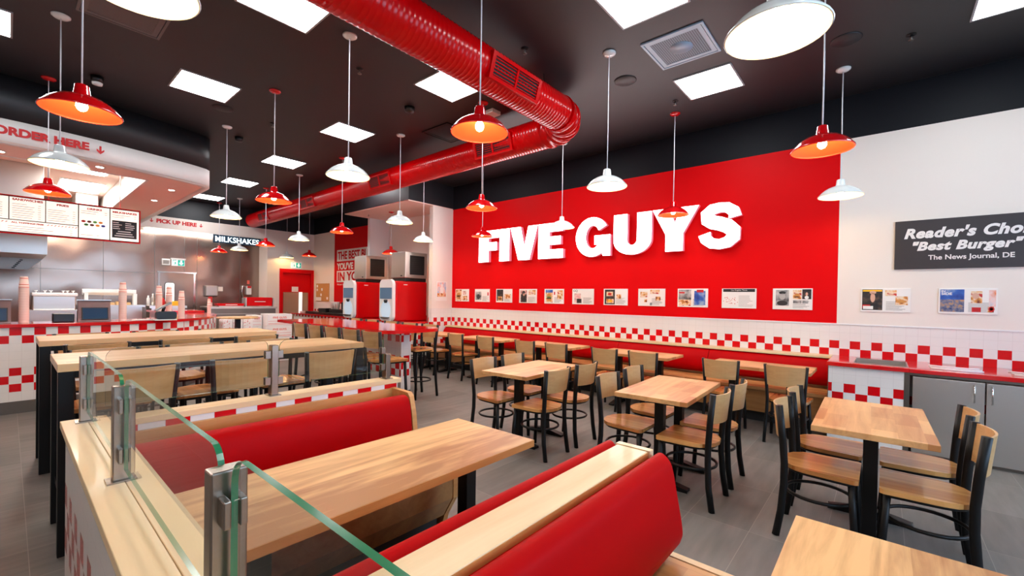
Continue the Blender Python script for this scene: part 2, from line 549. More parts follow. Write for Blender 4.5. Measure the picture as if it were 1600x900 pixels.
# sign wall: tiles below, paint above, black band under the ceiling
wm = mat('sign wall finish', (232, 228, 224), 0.5)
t = NT(wm)
tcol, g, P, N = tile_nodes(t, {9: 0, 8: 1, 4: 0, 3: 1, 2: 0}, -0.1, 0.0665)
redz = t.math('MAXIMUM', t.between(P[0], -7.5, -0.43), t.between(P[0], -13.0, -10.08))
upper = t.mix(redz, lin((233, 223, 213)), lin((216, 1, 8)))
c1 = t.mix(t.math('GREATER_THAN', P[2], 1.229), tcol, upper)
c1 = t.mix(t.math('GREATER_THAN', P[2], BAND), c1, lin((27, 28, 32)))
t.l.new(c1, t.b.inputs['Base Color'])
rgh = t.math('MULTIPLY_ADD', t.math('LESS_THAN', P[2], 1.229), -0.34, 0.5)
t.l.new(rgh, t.b.inputs['Roughness'])
t.l.new(t.math('MULTIPLY_ADD', t.math('LESS_THAN', P[2], 1.229), 0.4, 0.1), t.b.inputs['Specular IOR Level'])
bp = t.node('ShaderNodeBump'); bp.inputs['Strength'].default_value = 0.22; bp.inputs['Distance'].default_value = 0.002
t.l.new(t.math('SUBTRACT', 1.0, t.math('MULTIPLY', g, t.math('LESS_THAN', P[2], 1.229))), bp.inputs['Height'])
t.l.new(bp.outputs[0], t.b.inputs['Normal'])
M['sign_wall'] = wm
struct(MB().box(XL - 0.15, WY, 0, 3.3, WY + 0.15, CEIL), 'wall_back', 'sign_wall')
struct(MB().box(-7.5, WY - 0.008, 1.228, -0.43, WY, 1.242).box(-0.43, WY - 0.008, 1.228, 3.15, WY, 1.242), 'trim_1', 'plastic_white')

# far wall with the kitchen opening
two = mat('white wall with black band', (233, 223, 213), 0.5)
t = NT(two)
P, N = t.pos()
t.l.new(t.mix(t.math('GREATER_THAN', P[2], BAND), lin((233, 223, 213)), lin((27, 28, 32))), t.b.inputs['Base Color'])
M['two_tone'] = two
struct(MB().box(XL - 0.15, 5.2, 0, XL, 5.56, CEIL).box(XL - 0.15, 5.56, 2.3, XL, WY, CEIL), 'wall_left', 'two_tone')
struct(MB().box(XL - 0.66, 2.16, 3.17, XL, 5.2, CEIL).box(XL - 0.66, 5.2, 0, XL - 0.15, 5.35, CEIL), 'wall_left.001', 'two_tone')
struct(MB().box(-15.2, -3.2, 0, -15.06, 5.7, 3.6), 'wall_kitchen', 'steel_wall')
sm = MB()
for y in (-0.12, 0.5, 1.58, 2.6, 3.26, 3.56, 4.66):
    sm.box(-15.062, y, 0, -15.055, y + 0.009, 3.17)
sm.box(-15.062, -3, 2.0, -15.056, 2.6, 2.012)
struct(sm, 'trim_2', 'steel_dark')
struct(MB().box(-15.2, -3.2, 3.6, -8.62, 2.0, 3.66), 'ceiling_kitchen', 'baked_pink_white')
struct(MB().box(-16.4, -3.3, 0, 3.3, -3.2, CEIL), 'wall_front', 'two_tone')
struct(MB().box(3.15, -3.2, 0, 3.3, -0.5, CEIL).box(3.15, -0.5, 0, 3.3, 5.2, 0.95).box(3.15, -0.5, 3.0, 3.3, 5.2, CEIL).box(3.15, 5.2, 0, 3.3, 6.63, CEIL), 'wall_right', 'two_tone')
w1 = struct(MB().box(3.19, -0.5, 0.95, 3.26, -0.42, 3.0).box(3.19, 5.12, 0.95, 3.26, 5.2, 3.0).box(3.19, 1.4, 0.95, 3.26, 1.46, 3.0).box(3.19, 3.3, 0.95, 3.26, 3.36, 3.0).box(3.19, -0.42, 0.95, 3.26, 5.12, 1.01).box(3.19, -0.42, 2.94, 3.26, 5.12, 3.0), 'window_1', 'black_metal')

# curved bulkhead over the order counter
curve = [(-7.84, -3.2), (-7.84, -0.4), (-7.845, 0.1), (-7.878, 0.46), (-7.93, 0.78), (-8.007, 1.086), (-8.07, 1.33), (-8.135, 1.56), (-8.205, 1.8), (-8.26, 1.95), (-8.33, 2.08), (-8.42, 2.15), (-8.52, 2.165), (-8.7, 2.165), (-15.06, 2.165)]
def strip_wall(pts, z0, z1, thick, inner=True):
    mb = MB()
    k = len(pts)
    off = []
    for i in range(k):
        a = Vector(pts[max(0, i - 1)]); b = Vector(pts[min(k - 1, i + 1)])
        d = (b - a).normalized()
        off.append((pts[i][0] - d.y * thick, pts[i][1] + d.x * thick))
    vs = [(x, y, z0) for x, y in pts] + [(x, y, z1) for x, y in pts] + [(x, y, z0) for x, y in off] + [(x, y, z1) for x, y in off]
    fs = []
    for i in range(k - 1):
        fs += [(i, i + 1, k + i + 1, k + i), (2 * k + i + 1, 2 * k + i, 3 * k + i, 3 * k + i + 1), (i + 1, i, 2 * k + i, 2 * k + i + 1), (k + i, k + i + 1, 3 * k + i + 1, 3 * k + i)]
    fs += [(0, k, 3 * k, 2 * k), (k - 1, 3 * k - 1, 4 * k - 1, 2 * k - 1)]
    return mb.add(vs, fs, 0, True)
struct(strip_wall(curve, 3.2, 3.484, 0.1), 'bulkhead_band', 'white_paint')
struct(strip_wall(curve, 3.484, CEIL, 0.1), 'bulkhead_upper', 'black_paint')
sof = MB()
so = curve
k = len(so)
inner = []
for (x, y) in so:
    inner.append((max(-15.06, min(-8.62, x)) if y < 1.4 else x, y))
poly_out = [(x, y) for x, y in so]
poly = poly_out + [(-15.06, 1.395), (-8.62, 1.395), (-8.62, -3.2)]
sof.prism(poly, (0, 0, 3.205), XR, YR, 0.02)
struct(sof, 'bulkhead_soffit', 'baked_pink_white')
struct(MB().box(-8.64, -3.2, 3.2, -8.6, 1.395, 3.6).box(-15.06, 1.38, 3.2, -8.6, 1.41, 3.6), 'bulkhead_return', 'white_paint')

# drink alcove: two piers and a dropped soffit
struct(MB().box(-7.62, 6.05, 0, -7.5, WY, BAND), 'alcove_pier', 'sign_wall')
struct(MB().box(-10.13, 6.05, 0, -10.03, WY, BAND), 'alcove_pier.001', 'white_paint')
struct(MB().box(-10.13, 5.4, BAND + 0.02, -7.5, WY, CEIL), 'alcove_soffit', 'black_paint')
struct(MB().box(-10.12, 5.41, BAND, -7.51, WY, BAND + 0.021), 'alcove_soffit_underside', 'baked_pink_white')

# red door at the far end
dr = struct(MB().box(XL - 0.1, 5.56, 0, XL + 0.03, 5.66, 2.3).box(XL - 0.1, 6.53, 0, XL + 0.03, WY, 2.3).box(XL - 0.1, 5.66, 2.18, XL + 0.03, 6.53, 2.3), 'door_1', 'red_paint')
d_leaf = MB().box(XL - 0.09, 5.66, 0, XL - 0.04, 6.53, 2.18).build('door_leaf', 'red_paint', dr)
MB().box(XL - 0.04, 5.69, 0.15, XL - 0.032, 6.47, 1.56).build('kick_plate', 'plate', dr)
MB().box(XL - 0.034, 6.17, 0.82, XL - 0.024, 6.28, 1.57).build('vision_panel', 'exit_white', dr)
MB().box(XL - 0.034, 5.95, 1.575, XL - 0.028, 6.15, 1.74).build('door_notice', 'paper', dr)
# stainless kitchen door in the steel wall
d2 = struct(MB().box(-15.06, 2.68, 0, -15.03, 2.72, 2.03).box(-15.06, 3.48, 0, -15.03, 3.52, 2.03).box(-15.06, 2.66, 2.03, -15.0, 3.54, 2.07), 'door_2', 'chrome')
MB().box(-15.058, 2.72, 0, -15.04, 3.48, 2.03).build('door_leaf', 'steel_wall', d2)
MB().prism(rrect(2.82, 1.2, 3.05, 1.77, 0.06), (-15.04, 0, 0), YR, ZU, 0.008).build('window_rim', 'black_plastic', d2)
MB().prism(rrect(2.835, 1.215, 3.035, 1.755, 0.05), (-15.031, 0, 0), YR, ZU, 0.004).build('window_pane', 'exit_white', d2)

# ================================================================== CEILING
def ceiling_panel(x, y, label):
    t = thing('ceiling_light', label, 'ceiling light', (x, y, CEIL), 0, 'square light panels in the ceiling')
    f = MB()
    a, b = 0.305, 0.288
    f.box(-a, -a, -0.012, a, -b, 0).box(-a, b, -0.012, a, a, 0).box(-a, -b, -0.012, -b, b, 0).box(b, -b, -0.012, a, b, 0)
    f.build('frame', 'silver_frame', t)
    MB().box(-b, -b, -0.008, b, b, 0).build('diffuser', 'panel_light', t)
for x, y, s in ((-6.33, 1.56, 'square ceiling light just beyond the ORDER HERE band, over the bar tables'),
                (-6.33, 3.41, 'square ceiling light with a white pendant cord crossing in front of it'),
                (-3.96, 3.42, 'square ceiling light half hidden behind the red duct, above a red pendant'),
                (-8.7, 3.41, 'square ceiling light third from the far wall above the red drinks bar'),
                (-11.08, 3.41, 'square ceiling light second from the far wall, near the MILKSHAKES sign'),
                (-13.46, 3.42, 'square ceiling light nearest the far wall, peeping under the bulkhead edge'),
                (-3.96, 1.56, 'square ceiling light cut by the top of the photo beside the red duct'),
                (-1.577, 3.41, 'square ceiling light cut by the top of the photo next to the square grille'),
                (-1.568, 5.24, 'square ceiling light between the square grille and the red sign wall'),
                (0.838, 5.23, 'square ceiling light in the top right corner over the white wall'),
                (-6.345, -0.28, 'square ceiling light in the top left corner above the ORDER HERE band')):
    ceiling_panel(x, y, s)
for x, y, s in ((-3.96, 5.24, 'unseen square ceiling light added behind the elbow of the red duct'), (-6.33, 5.24, 'unseen square ceiling light added behind the straight run of the red duct'), (-8.7, 5.24, 'unseen square ceiling light added between the red duct and the alcove soffit')):  # unseen panels added behind the duct to brighten the sign wall and alcove
    ceiling_panel(x, y, s)
for x, y in ((0.84, 1.5), (-1.57, -0.6), (0.84, -1.6)):       # the rest of the regular grid, behind the camera
    tag(MB().box(x - 0.29, y - 0.29, CEIL - 0.012, x + 0.29, y + 0.29, CEIL).build('ceiling_light', 'panel_light'), 'square ceiling light over the booths behind the photographer', 'ceiling light', 'square light panels behind the camera')

def grille(x, y, label, pat, fr, plate=False):
    t = thing('ceiling_grille', label, 'vent', (x, y, CEIL))
    a, b, c = 0.293, 0.272, 0.225
    f = MB()
    for (p, q, z) in ((a, b, -0.014), (b - 0.006, c, -0.010)):
        f.box(-p, -p, z, p, -q, 0).box(-p, q, z, p, p, 0).box(-p, -q, z, -q, q, 0).box(q, -q, z, p, q, 0)
    f.build('frame', fr, t)
    MB().box(-c, -c, -0.006, c, c, -0.001).build('grille_face', pat, t)
    if plate:
        MB().lathe([(0.001, -0.009), (0.11, -0.009), (0.11, -0.005)], 28).build('inner_disc', 'vent_blue', t)
grille(-1.57, 4.34, 'square bluish ceiling grille with a round plate behind its mesh', 'grille_fine', 'vent_blue', True)
grille(-5.22, 0.68, 'grey slotted ceiling grille next to the white pendant at the top left', 'grille_dark', 'vent_grey')
grille(-5.1, 4.4, 'black square ceiling grille beside the red duct, hard to see', 'black_paint', 'black_metal')
for x, y, s in ((-2.294, 4.606, 'round flush ceiling speaker in front of the square bluish grille'),
                (-0.316, 5.197, 'round flush ceiling speaker near the top right light panel'),
                (-6.864, 1.90, 'round flush ceiling speaker behind the light over the bar tables')):
    o = MB().lathe([(0.001, -0.012), (0.115, -0.012), (0.125, -0.004), (0.125, 0)], 32, (x, y, CEIL)).build('ceiling_speaker', 'black_paint')
    tag(o, s, 'speaker')
def sprinkler(x, y, label):
    t = thing('sprinkler', label, 'sprinkler', (x, y, CEIL), 0, 'fire sprinklers in the black ceiling')
    MB().lathe([(0.001, -0.006), (0.035, -0.006), (0.04, 0)], 16).build('escutcheon', 'black_metal', t)
    MB().lathe([(0.008, -0.05), (0.008, 0)], 8).lathe([(0.001, -0.054), (0.022, -0.054), (0.022, -0.05)], 12).build('head', 'steel_dark', t)
sprinkler(0.151, 5.474, 'ceiling sprinkler to the left of the top right light panel')
sprinkler(-2.038, 5.469, 'ceiling sprinkler above the red pendant in front of the sign')
sprinkler(-4.466, 2.54, 'ceiling sprinkler beside the cord of the white pendant left of the duct')
sprinkler(-6.884, 2.538, 'ceiling sprinkler left of the red pendant over the bar tables')
sprinkler(-2.791, 3.387, 'small ceiling sprinkler between the red duct and the nearest light panel')
t = thing('smoke_detector', 'black and white smoke detector near the red pendant at the top left', 'smoke detector', (-7.053, 0.678, CEIL))
MB().lathe([(0.05, -0.07), (0.06, 0)], 18).build('base', 'black_plastic', t)
MB().lathe([(0.001, -0.10), (0.045, -0.095), (0.05, -0.07)], 18).build('head', 'plastic_white', t)
tag(MB().lathe([(0.001, -0.07), (0.06, -0.06), (0.07, 0)], 18, (-4.838, 3.48, CEIL)).build('ceiling_camera', 'black_plastic'), 'black dome camera on the ceiling left of the half hidden light panel', 'camera')
tag(MB().lathe([(0.001, -0.07), (0.05, -0.06), (0.06, 0)], 18, (-7.93, 2.42, CEIL)).build('ceiling_sensor', 'black_plastic'), 'small black ceiling sensor beside the curved end of the bulkhead', 'sensor')
t = thing('junction_box', 'pale box on the ceiling between the duct and the red pendant', 'box', (-4.1, 4.25, CEIL))
MB().box(-0.13, -0.08, -0.05, 0.13, 0.08, 0).build('housing', 'plastic_white', t, 0.006)

# ---------------------------------------------------------------- red duct with its elbow
ZD, RD = 3.66, 0.198
def duct():
    root = thing('air_duct', 'red spiral air duct bending across the black ceiling', 'duct', (0, 0, 0))
    xe, ye = -2.93, 4.60
    yend = 4.74
    def run(p0, p1, name, pitch=0.047):
        p0, p1 = Vector(p0), Vector(p1)
        L = (p1 - p0).length
        n = int(L / pitch)
        pts, rad = [], []
        for i in range(n):
            for f, e in ((0.0, 0.0), (0.72, 0.0), (0.80, 0.0014), (0.92, 0.0014)):
                pts.append(p0 + (p1 - p0) * ((i + f) / n)); rad.append(RD + e)
        pts.append(p1); rad.append(RD)
        return MB().tube(pts, rad, 40).build(name, 'red_duct', root)
    run((xe, -3.1, ZD), (xe, ye - 0.42, ZD), 'duct_run')
    far = Vector((-14.25, yend, ZD))
    st = Vector((xe - 0.42, ye, ZD))
    run(st, far, 'duct_run')
    e = MB()
    pts, rad = [], []
    for i in range(5):
        a = 0.5 * PI * i / 4
        cx, cy, R = xe - 0.42, ye - 0.42, 0.42
        pts.append((cx + R * math.cos(a), cy + R * math.sin(a), ZD))
    fine, fr = [], []
    for i in range(4):
        a, b = Vector(pts[i]), Vector(pts[i + 1])
        for f, ee in ((0.0, 0.008), (0.06, 0.008), (0.07, 0.0), (0.93, 0.0), (0.94, 0.008)):
            fine.append(a + (b - a) * f); fr.append(RD + 0.004 + ee)
    fine.append(Vector(pts[4])); fr.append(RD + 0.012)
    e.tube(fine, fr, 40)
    e.build('elbow', 'red_duct', root)
    def register(c, axis, nrm):
        """twin louvred outlet on the side of the duct"""
        c, axis, nrm = Vector(c), Vector(axis), Vector(nrm)
        up = nrm.cross(axis).normalized()
        if up.z < 0: up = -up; axis = -axis
        o = c + nrm * (RD - 0.028)
        fr_ = MB()
        def slab(a0, a1, u0, u1, d0, d1, mb, mi=0):
            q = [o + axis * a + up * u_ + nrm * d for d in (d0, d1) for a, u_ in ((a0, u0), (a1, u0), (a1, u1), (a0, u1))]
            mb.add(q, [(3, 2, 1, 0), (4, 5, 6, 7), (0, 1, 5, 4), (1, 2, 6, 5), (2, 3, 7, 6), (3, 0, 4, 7)], mi)
        slab(-0.36, 0.36, -0.115, -0.085, 0, 0.045, fr_); slab(-0.36, 0.36, 0.085, 0.115, 0, 0.045, fr_)
        slab(-0.36, -0.32, -0.085, 0.085, 0, 0.045, fr_); slab(0.32, 0.36, -0.085, 0.085, 0, 0.045, fr_)
        slab(-0.012, 0.012, -0.085, 0.085, 0, 0.042, fr_)
        p = fr_.build('outlet_frame', 'red_duct', root)
        lv = MB()
        slab(-0.32, 0.32, -0.085, 0.085, 0.002, 0.028, lv)
        lv.build('outlet_opening', 'dark', p)
        sl = MB()
        for i in range(6):
            u0 = -0.075 + i * 0.028
            slab(-0.32, 0.32, u0, u0 + 0.007, 0.026, 0.040, sl)
        sl.build('outlet_slats', 'red_duct', p)
    a = math.radians(-16)
    register((xe, 3.2, ZD), (0, 1, 0), (math.cos(a), 0, math.sin(a)))
    register((xe, 0.1, ZD), (0, 1, 0), (math.cos(a), 0, math.sin(a)))
    for gx in (-4.2, -7.1, -10.15, -12.9):
        f = (gx - st.x) / (far.x - st.x)
        register((gx, st.y + (far.y - st.y) * f, ZD), (1, 0, 0), (0, -math.cos(a), math.sin(a)))
    hw = MB()
    for p in ((xe, 1.6), (xe, 3.9), (-4.6, 4.63), (-8.5, 4.68), (-12.2, 4.72)):
        hw.tube([(p[0], p[1], ZD + RD - 0.01), (p[0], p[1], CEIL)], 0.006, 6)
        hw.box(p[0] - 0.02, p[1] - 0.02, ZD + RD - 0.01, p[0] + 0.02, p[1] + 0.02, ZD + RD + 0.025)
    hw.build('hanger_rods', 'black_metal', root)
duct()

# ---------------------------------------------------------------- pendant lamps on their regular grid
RIM = 2.635
def make_pendant(colour):
    t = thing('pendant_lamp', 'x', 'pendant lamp', (0, 0, RIM), 0, 'red and white dome pendants over the dining room')
    mo, mi_ = ('lamp_red', 'lamp_red_in') if colour == 'red' else ('lamp_white', 'lamp_white_in')
    prof = [(0.201, 0.0), (0.204, 0.004), (0.201, 0.010), (0.190, 0.022), (0.172, 0.045), (0.148, 0.067), (0.115, 0.088), (0.080, 0.103), (0.052, 0.112), (0.044, 0.117)]
    sh = MB()
    n = 40
    vs, fs = [], []
    inn = [(r - 0.004, z) for r, z in prof]
    for pr in (prof, inn):
        for (r, z) in pr:
            for j in range(n):
                a = 2 * PI * j / n
                vs.append((r * math.cos(a), r * math.sin(a), z))
    k = len(prof)
    out_f = [(i * n + j, i * n + (j + 1) % n, (i + 1) * n + (j + 1) % n, (i + 1) * n + j) for i in range(k - 1) for j in range(n)]
    sh.add(vs[:k * n], out_f, 0, True)
    sh.add(vs[k * n:], [tuple(reversed(f)) for f in out_f], 1, True)
    sh.add(vs[:n] + vs[k * n:k * n + n], [(j, n + j, n + (j + 1) % n, (j + 1) % n) for j in range(n)], 0)
    sh.build('lamp_shade', [mo, mi_], t)
    MB().lathe([(0.050, 0.110), (0.047, 0.116), (0.043, 0.122), (0.036, 0.175), (0.030, 0.182), (0.012, 0.184)], 24).build('neck', mo, t)
    MB().lathe([(0.010, 0.110), (0.016, 0.085), (0.018, 0.075)], 12).sphere((0, 0, 0.046), 0.030, 10, sz=1.15).build('bulb', 'bulb', t)
    L = CEIL - RIM
    MB().tube([(0, 0, 0.18), (0.002, 0, 0.6), (-0.002, 0.001, 1.0), (0, 0, L - 0.02)], 0.0052, 6).build('cord', 'cord', t)
    MB().lathe([(0.010, L - 0.03), (0.045, L - 0.026), (0.066, L - 0.012), (0.068, L)], 24).build('canopy', mo, t)
    return t
protos = {'red': None, 'white': None}
ROW = {0: 'the row nearest the order counter', 1: 'the row over the booths', 2: 'the second row from the sign wall', 3: 'the row closest to the sign wall'}
NTH = ['first', 'second', 'third', 'fourth', 'fifth', 'sixth', 'seventh', 'eighth', 'ninth']
def pendant(i, j, x=None, y=None, nth=0, z=RIM):
    colour = 'red' if (i + j) % 2 == 0 else 'white'
    px_ = -0.372 - 1.798 * i if x is None else x
    py_ = 0.31 + 1.84 * j if y is None else y
    label = colour + ' dome pendant lamp, ' + NTH[nth] + ' from the right in ' + ROW[j]
    if protos[colour] is None:
        protos[colour] = make_pendant(colour)
        protos[colour].location = (px_, py_, z); protos[colour]['label'] = label
    else:
        dup(protos[colour], (px_, py_, z), 0, label)
for n_, i in enumerate((1, 2, 3, 4)): pendant(i, 0, nth=n_)
for n_, i in enumerate((0, 1, 2, 3, 4)): pendant(i, 1, nth=n_)
for n_, i in enumerate((0, 1, 2, 3, 4, 5, 6, 7)): pendant(i, 2, nth=n_)
pendant(8, 2, -14.05, 3.83, 8)
for n_, i in enumerate((0, 1, 2, 3)): pendant(i, 3, nth=n_)
pendant(4, 3, -7.24, 5.59, 4)
pendant(7, 3, None, None, 5)
pendant(8, 3, -14.12, 5.66, 6)
# the alcove lamp hangs from the dropped soffit
t = dup(protos['red'], (-8.9, 5.93, 2.49), 0, 'red dome pendant hanging in the drink alcove between the two ice makers')
for ch in t.children:
    if ch.name.startswith('cord'):
        bpy.data.objects.remove(ch)
for ch in t.children:
    if ch.name.startswith('canopy'):
        ch.location.z = (BAND - 2.49) - (CEIL - RIM)
MB().tube([(0, 0, 0.18), (0, 0, BAND - 2.49 - 0.02)], 0.0052, 6).build('cord', 'cord', t)
tag(MB().lathe([(0.001, -0.05), (0.02, -0.045), (0.02, -0.04), (0.006, -0.04), (0.006, 0)], 12, (-9.6, 5.75, BAND)).build('sprinkler', 'steel_dark'), 'small sprinkler under the white alcove soffit', 'sprinkler')

# ================================================================== SIGN WALL
def letters():
    root = thing('wall_sign', 'large lit white letter sign on the red wall', 'sign', (0, WY, 2.22), 0)
    def line(pts, w, sx, sy, n=1):
        """thick stroke in real proportions"""
        P_ = [Vector((x * sx, y * sy)) for x, y in pts]
        L, R = [], []
        for i in range(len(P_)):
            a, b = P_[max(0, i - 1)], P_[min(len(P_) - 1, i + 1)]
            d = (b - a).normalized()
            nn = Vector((-d.y, d.x))
            ww = w[i] if isinstance(w, (list, tuple)) else w
            L.append(P_[i] + nn * ww / 2); R.append(P_[i] - nn * ww / 2)
        return [(p.x, p.y) for p in L + R[::-1]]
    def arc(cx, cy, rx, ry, a0, a1, n=18):
        return [(cx + rx * math.cos(math.radians(a0 + (a1 - a0) * i / n)), cy + ry * math.sin(math.radians(a0 + (a1 - a0) * i / n))) for i in range(n + 1)]
    H = 0.648
    Z0 = 2.232
    def put(ch, x0, x1, polys, z0=Z0):
        mb = MB()
        for p in polys:
            mb.prism([(x, y) for x, y in p], (x0, WY - 0.03, z0), XR, ZU, 0.075, 0, 1)
        o = mb.build('letter', ['sign_face', 'sign_side'], root)
        o.location = (0, -WY, -2.22)
    def sc(p, w, h=H):
        return [(x * w, y * h) for x, y in p]
    w = 0.565
    put('F', -6.545, 0, [sc([(0, 0), (.5, 0), (.5, .36), (.90, .36), (.90, .62), (.5, .62), (.5, .755), (1, .755), (1, 1), (0, 1)], w)])
    put('I', -5.955, 0, [sc([(0, 0), (1, 0), (1, 1), (0, 1)], 0.262)])
    w = 0.68
    put('V', -5.665, 0, [sc([(0, 1), (.385, 1), (.53, .40), (.665, 1), (1, 1), (.72, 0), (.31, 0)], w)])
    w = 0.56
    put('E', -4.965, 0, [sc([(0, 0), (1, 0), (1, .25), (.46, .25), (.46, .385), (.90, .385), (.90, .62), (.46, .62), (.46, .755), (.98, .755), (.98, 1), (0, 1)], w)])
    # G
    w, h = 0.67, 0.675
    outer = arc(.48 * w, .5 * h, .48 * w, .5 * h, 32, 320, 40)
    inn = arc(.50 * w, .5 * h, .20 * w, .29 * h, 320, 32, 30)
    G1 = [(x, y) for x, y in outer] + [(x, y) for x, y in inn]
    put('G', -4.135, 0, [G1, [(.55 * w, .30 * h), (.55 * w, .53 * h), (1.0 * w, .53 * h), (1.0 * w, .01 * h), (.80 * w, .01 * h), (.76 * w, .10 * h), (.70 * w, .30 * h)]], Z0 - 0.014)
    # U
    w, h = 0.645, 0.66
    U_ = [(0, h), (0, .36 * h)] + arc(.5 * w, .36 * h, .5 * w, .36 * h, 180, 360, 24) + [(w, h), (.63 * w, h), (.63 * w, .36 * h)] + arc(.5 * w, .36 * h, .13 * w, .13 * h, 360, 180, 12) + [(.37 * w, h)]
    put('U', -3.405, 0, [U_], Z0 - 0.014)
    w = 0.69
    put('Y', -2.745, 0, [sc([(.30, 0), (.68, 0), (.68, .40), (1, 1), (.64, 1), (.50, .66), (.36, 1), (0, 1), (.30, .40)], w)])
    # S
    w, h = 0.585, 0.68
    ctr = [(.83, .66), (.80, .78), (.66, .865), (.5, .88), (.32, .855), (.20, .76), (.22, .65), (.34, .585), (.5, .545), (.68, .48), (.80, .38), (.80, .25), (.68, .155), (.5, .12), (.32, .145), (.19, .235), (.15, .35)]
    wid = [.185, .17, .155, .15, .17, .20, .215, .215, .21, .215, .215, .20, .175, .155, .16, .175, .19]
    wid = [q * 0.9 for q in wid]
    ol = line(ctr, wid, w, h)
    k = len(ctr)
    Ls, Rs = ol[:k], ol[k:][::-1]
    mb = MB()
    yf, yb = WY - 0.105, WY - 0.03
    vs = [(-2.06 + x, yy, Z0 - 0.02 + z) for yy in (yf, yb) for P__ in (Ls, Rs) for x, z in P__]
    for i in range(k - 1):
        a, b, c, d = i, i + 1, k + i + 1, k + i
        mb.add([vs[a], vs[b], vs[c], vs[d]], [(0, 1, 2, 3)], 0)
        mb.add([vs[2 * k + a], vs[2 * k + b], vs[2 * k + c], vs[2 * k + d]], [(3, 2, 1, 0)], 1)
        mb.add([vs[a], vs[b], vs[2 * k + b], vs[2 * k + a]], [(3, 2, 1, 0)], 1)
        mb.add([vs[d], vs[c], vs[2 * k + c], vs[2 * k + d]], [(0, 1, 2, 3)], 1)
    for e in (0, k - 1):
        mb.add([vs[e], vs[k + e], vs[3 * k + e], vs[2 * k + e]], [(0, 1, 2, 3)], 1)
    o = mb.build('letter', ['sign_face', 'sign_side'], root)
    o.location = (0, -WY, -2.22)
letters()

PIC = [
 ('cream press page with a burger photo, nearest the alcove corner', [('p_food', .03, .05, .47, .95), ('p_pink', .56, .55, .80, .85), ('p_food', .55, .1, .9, .45)], None),
 ('press page with a grey photo of seated people, second from the alcove corner', [('p_grey', .05, .15, .45, .80), ('ink_red', .86, .5, .94, .75)], None),
 ('press page with a purple cover and burger, third from the alcove corner', [('p_dark', .05, .1, .45, .95), ('p_food', .12, .1, .40, .45), ('p_food', .55, .28, .92, .62)], None),
 ('press page with a dark haired person photo, fourth from the alcove corner', [('p_pink', .05, .05, .45, .92), ('p_dark', .10, .05, .44, .62), ('p_food', .55, .6, .68, .92), ('p_food', .72, .6, .94, .92)], None),
 ('press page with a tall burger cover, fifth from the alcove corner', [('p_food', .07, .08, .44, .75), ('p_blue', .07, .75, .44, .94), ('p_food', .68, .3, .95, .9), ('ink_red', .5, .6, .56, .8)], None),
 ('pale press page headed GQ, below the letters I and V of the sign', [('p_pink', .10, .10, .40, .70), ('p_dark', .22, .08, .44, .36)], 'GQ'),
 ('press page with a black cover and two food photos, below the letter E', [('p_dark', .05, .05, .48, .95), ('p_food', .12, .55, .40, .82), ('p_food', .12, .12, .44, .38), ('p_food', .55, .4, .74, .66)], None),
 ('white press page with five small food photos, below the letter G', [('p_food', .08, .5, .35, .82), ('p_food', .24, .22, .34, .4), ('p_food', .46, .7, .80, .94), ('p_food', .66, .32, .84, .55), ('p_grey', .45, .05, .53, .2)], None),
 ('press page with two covers, one grey and one blue, below the letter U', [('p_grey', .04, .25, .46, .94), ('p_food', .05, .06, .46, .4), ('ink_red', .05, .74, .24, .82), ('p_blue', .56, .12, .92, .88), ('ink_red', .64, .8, .86, .94)], None),
 ('newspaper page with a dark title bar, below the letter Y', [('ink_black', .04, .83, .96, .98)], 'LA'),
 ('press page with a grey portrait and red food photos, at the red wall right end', [('p_grey', .08, .18, .42, .92), ('p_food', .52, .5, .73, .93), ('p_dark', .75, .5, .97, .96), ('p_grey', .53, .3, .73, .44), ('p_grey', .76, .3, .9, .44)], None),
 ('page with a black cover and gold title, under the left end of the black sign', [('p_dark', .03, .07, .45, .95), ('ink_red', .04, .14, .2, .3), ('paper', .05, .1, .26, .24), ('p_food', .5, .68, .73, .92), ('p_food', .71, .3, .95, .66)], 'GOLD'),
 ('press page with a blue city cover titled INSIDE, rightmost on the white wall', [('p_blue', .03, .5, .45, .95), ('p_city', .03, .07, .45, .55), ('p_food', .56, .42, .75, .88), ('p_pastel', .86, .3, .97, .92), ('ink_red', .58, .08, .73, .26), ('p_food', .84, .08, .94, .3)], 'IN'),
]
M['bun'] = mat('bun tan', (206, 140, 70), 0.5)
M['patty'] = mat('patty brown', (84, 44, 28), 0.5)
M['lettuce'] = mat('lettuce green', (104, 150, 60), 0.5)
M['skin_tone'] = mat('printed skin tone', (214, 168, 144), 0.5)
M['grey_tone'] = mat('printed light grey', (176, 174, 172), 0.5)
M['grey_dark'] = mat('printed dark grey', (46, 45, 46), 0.5)
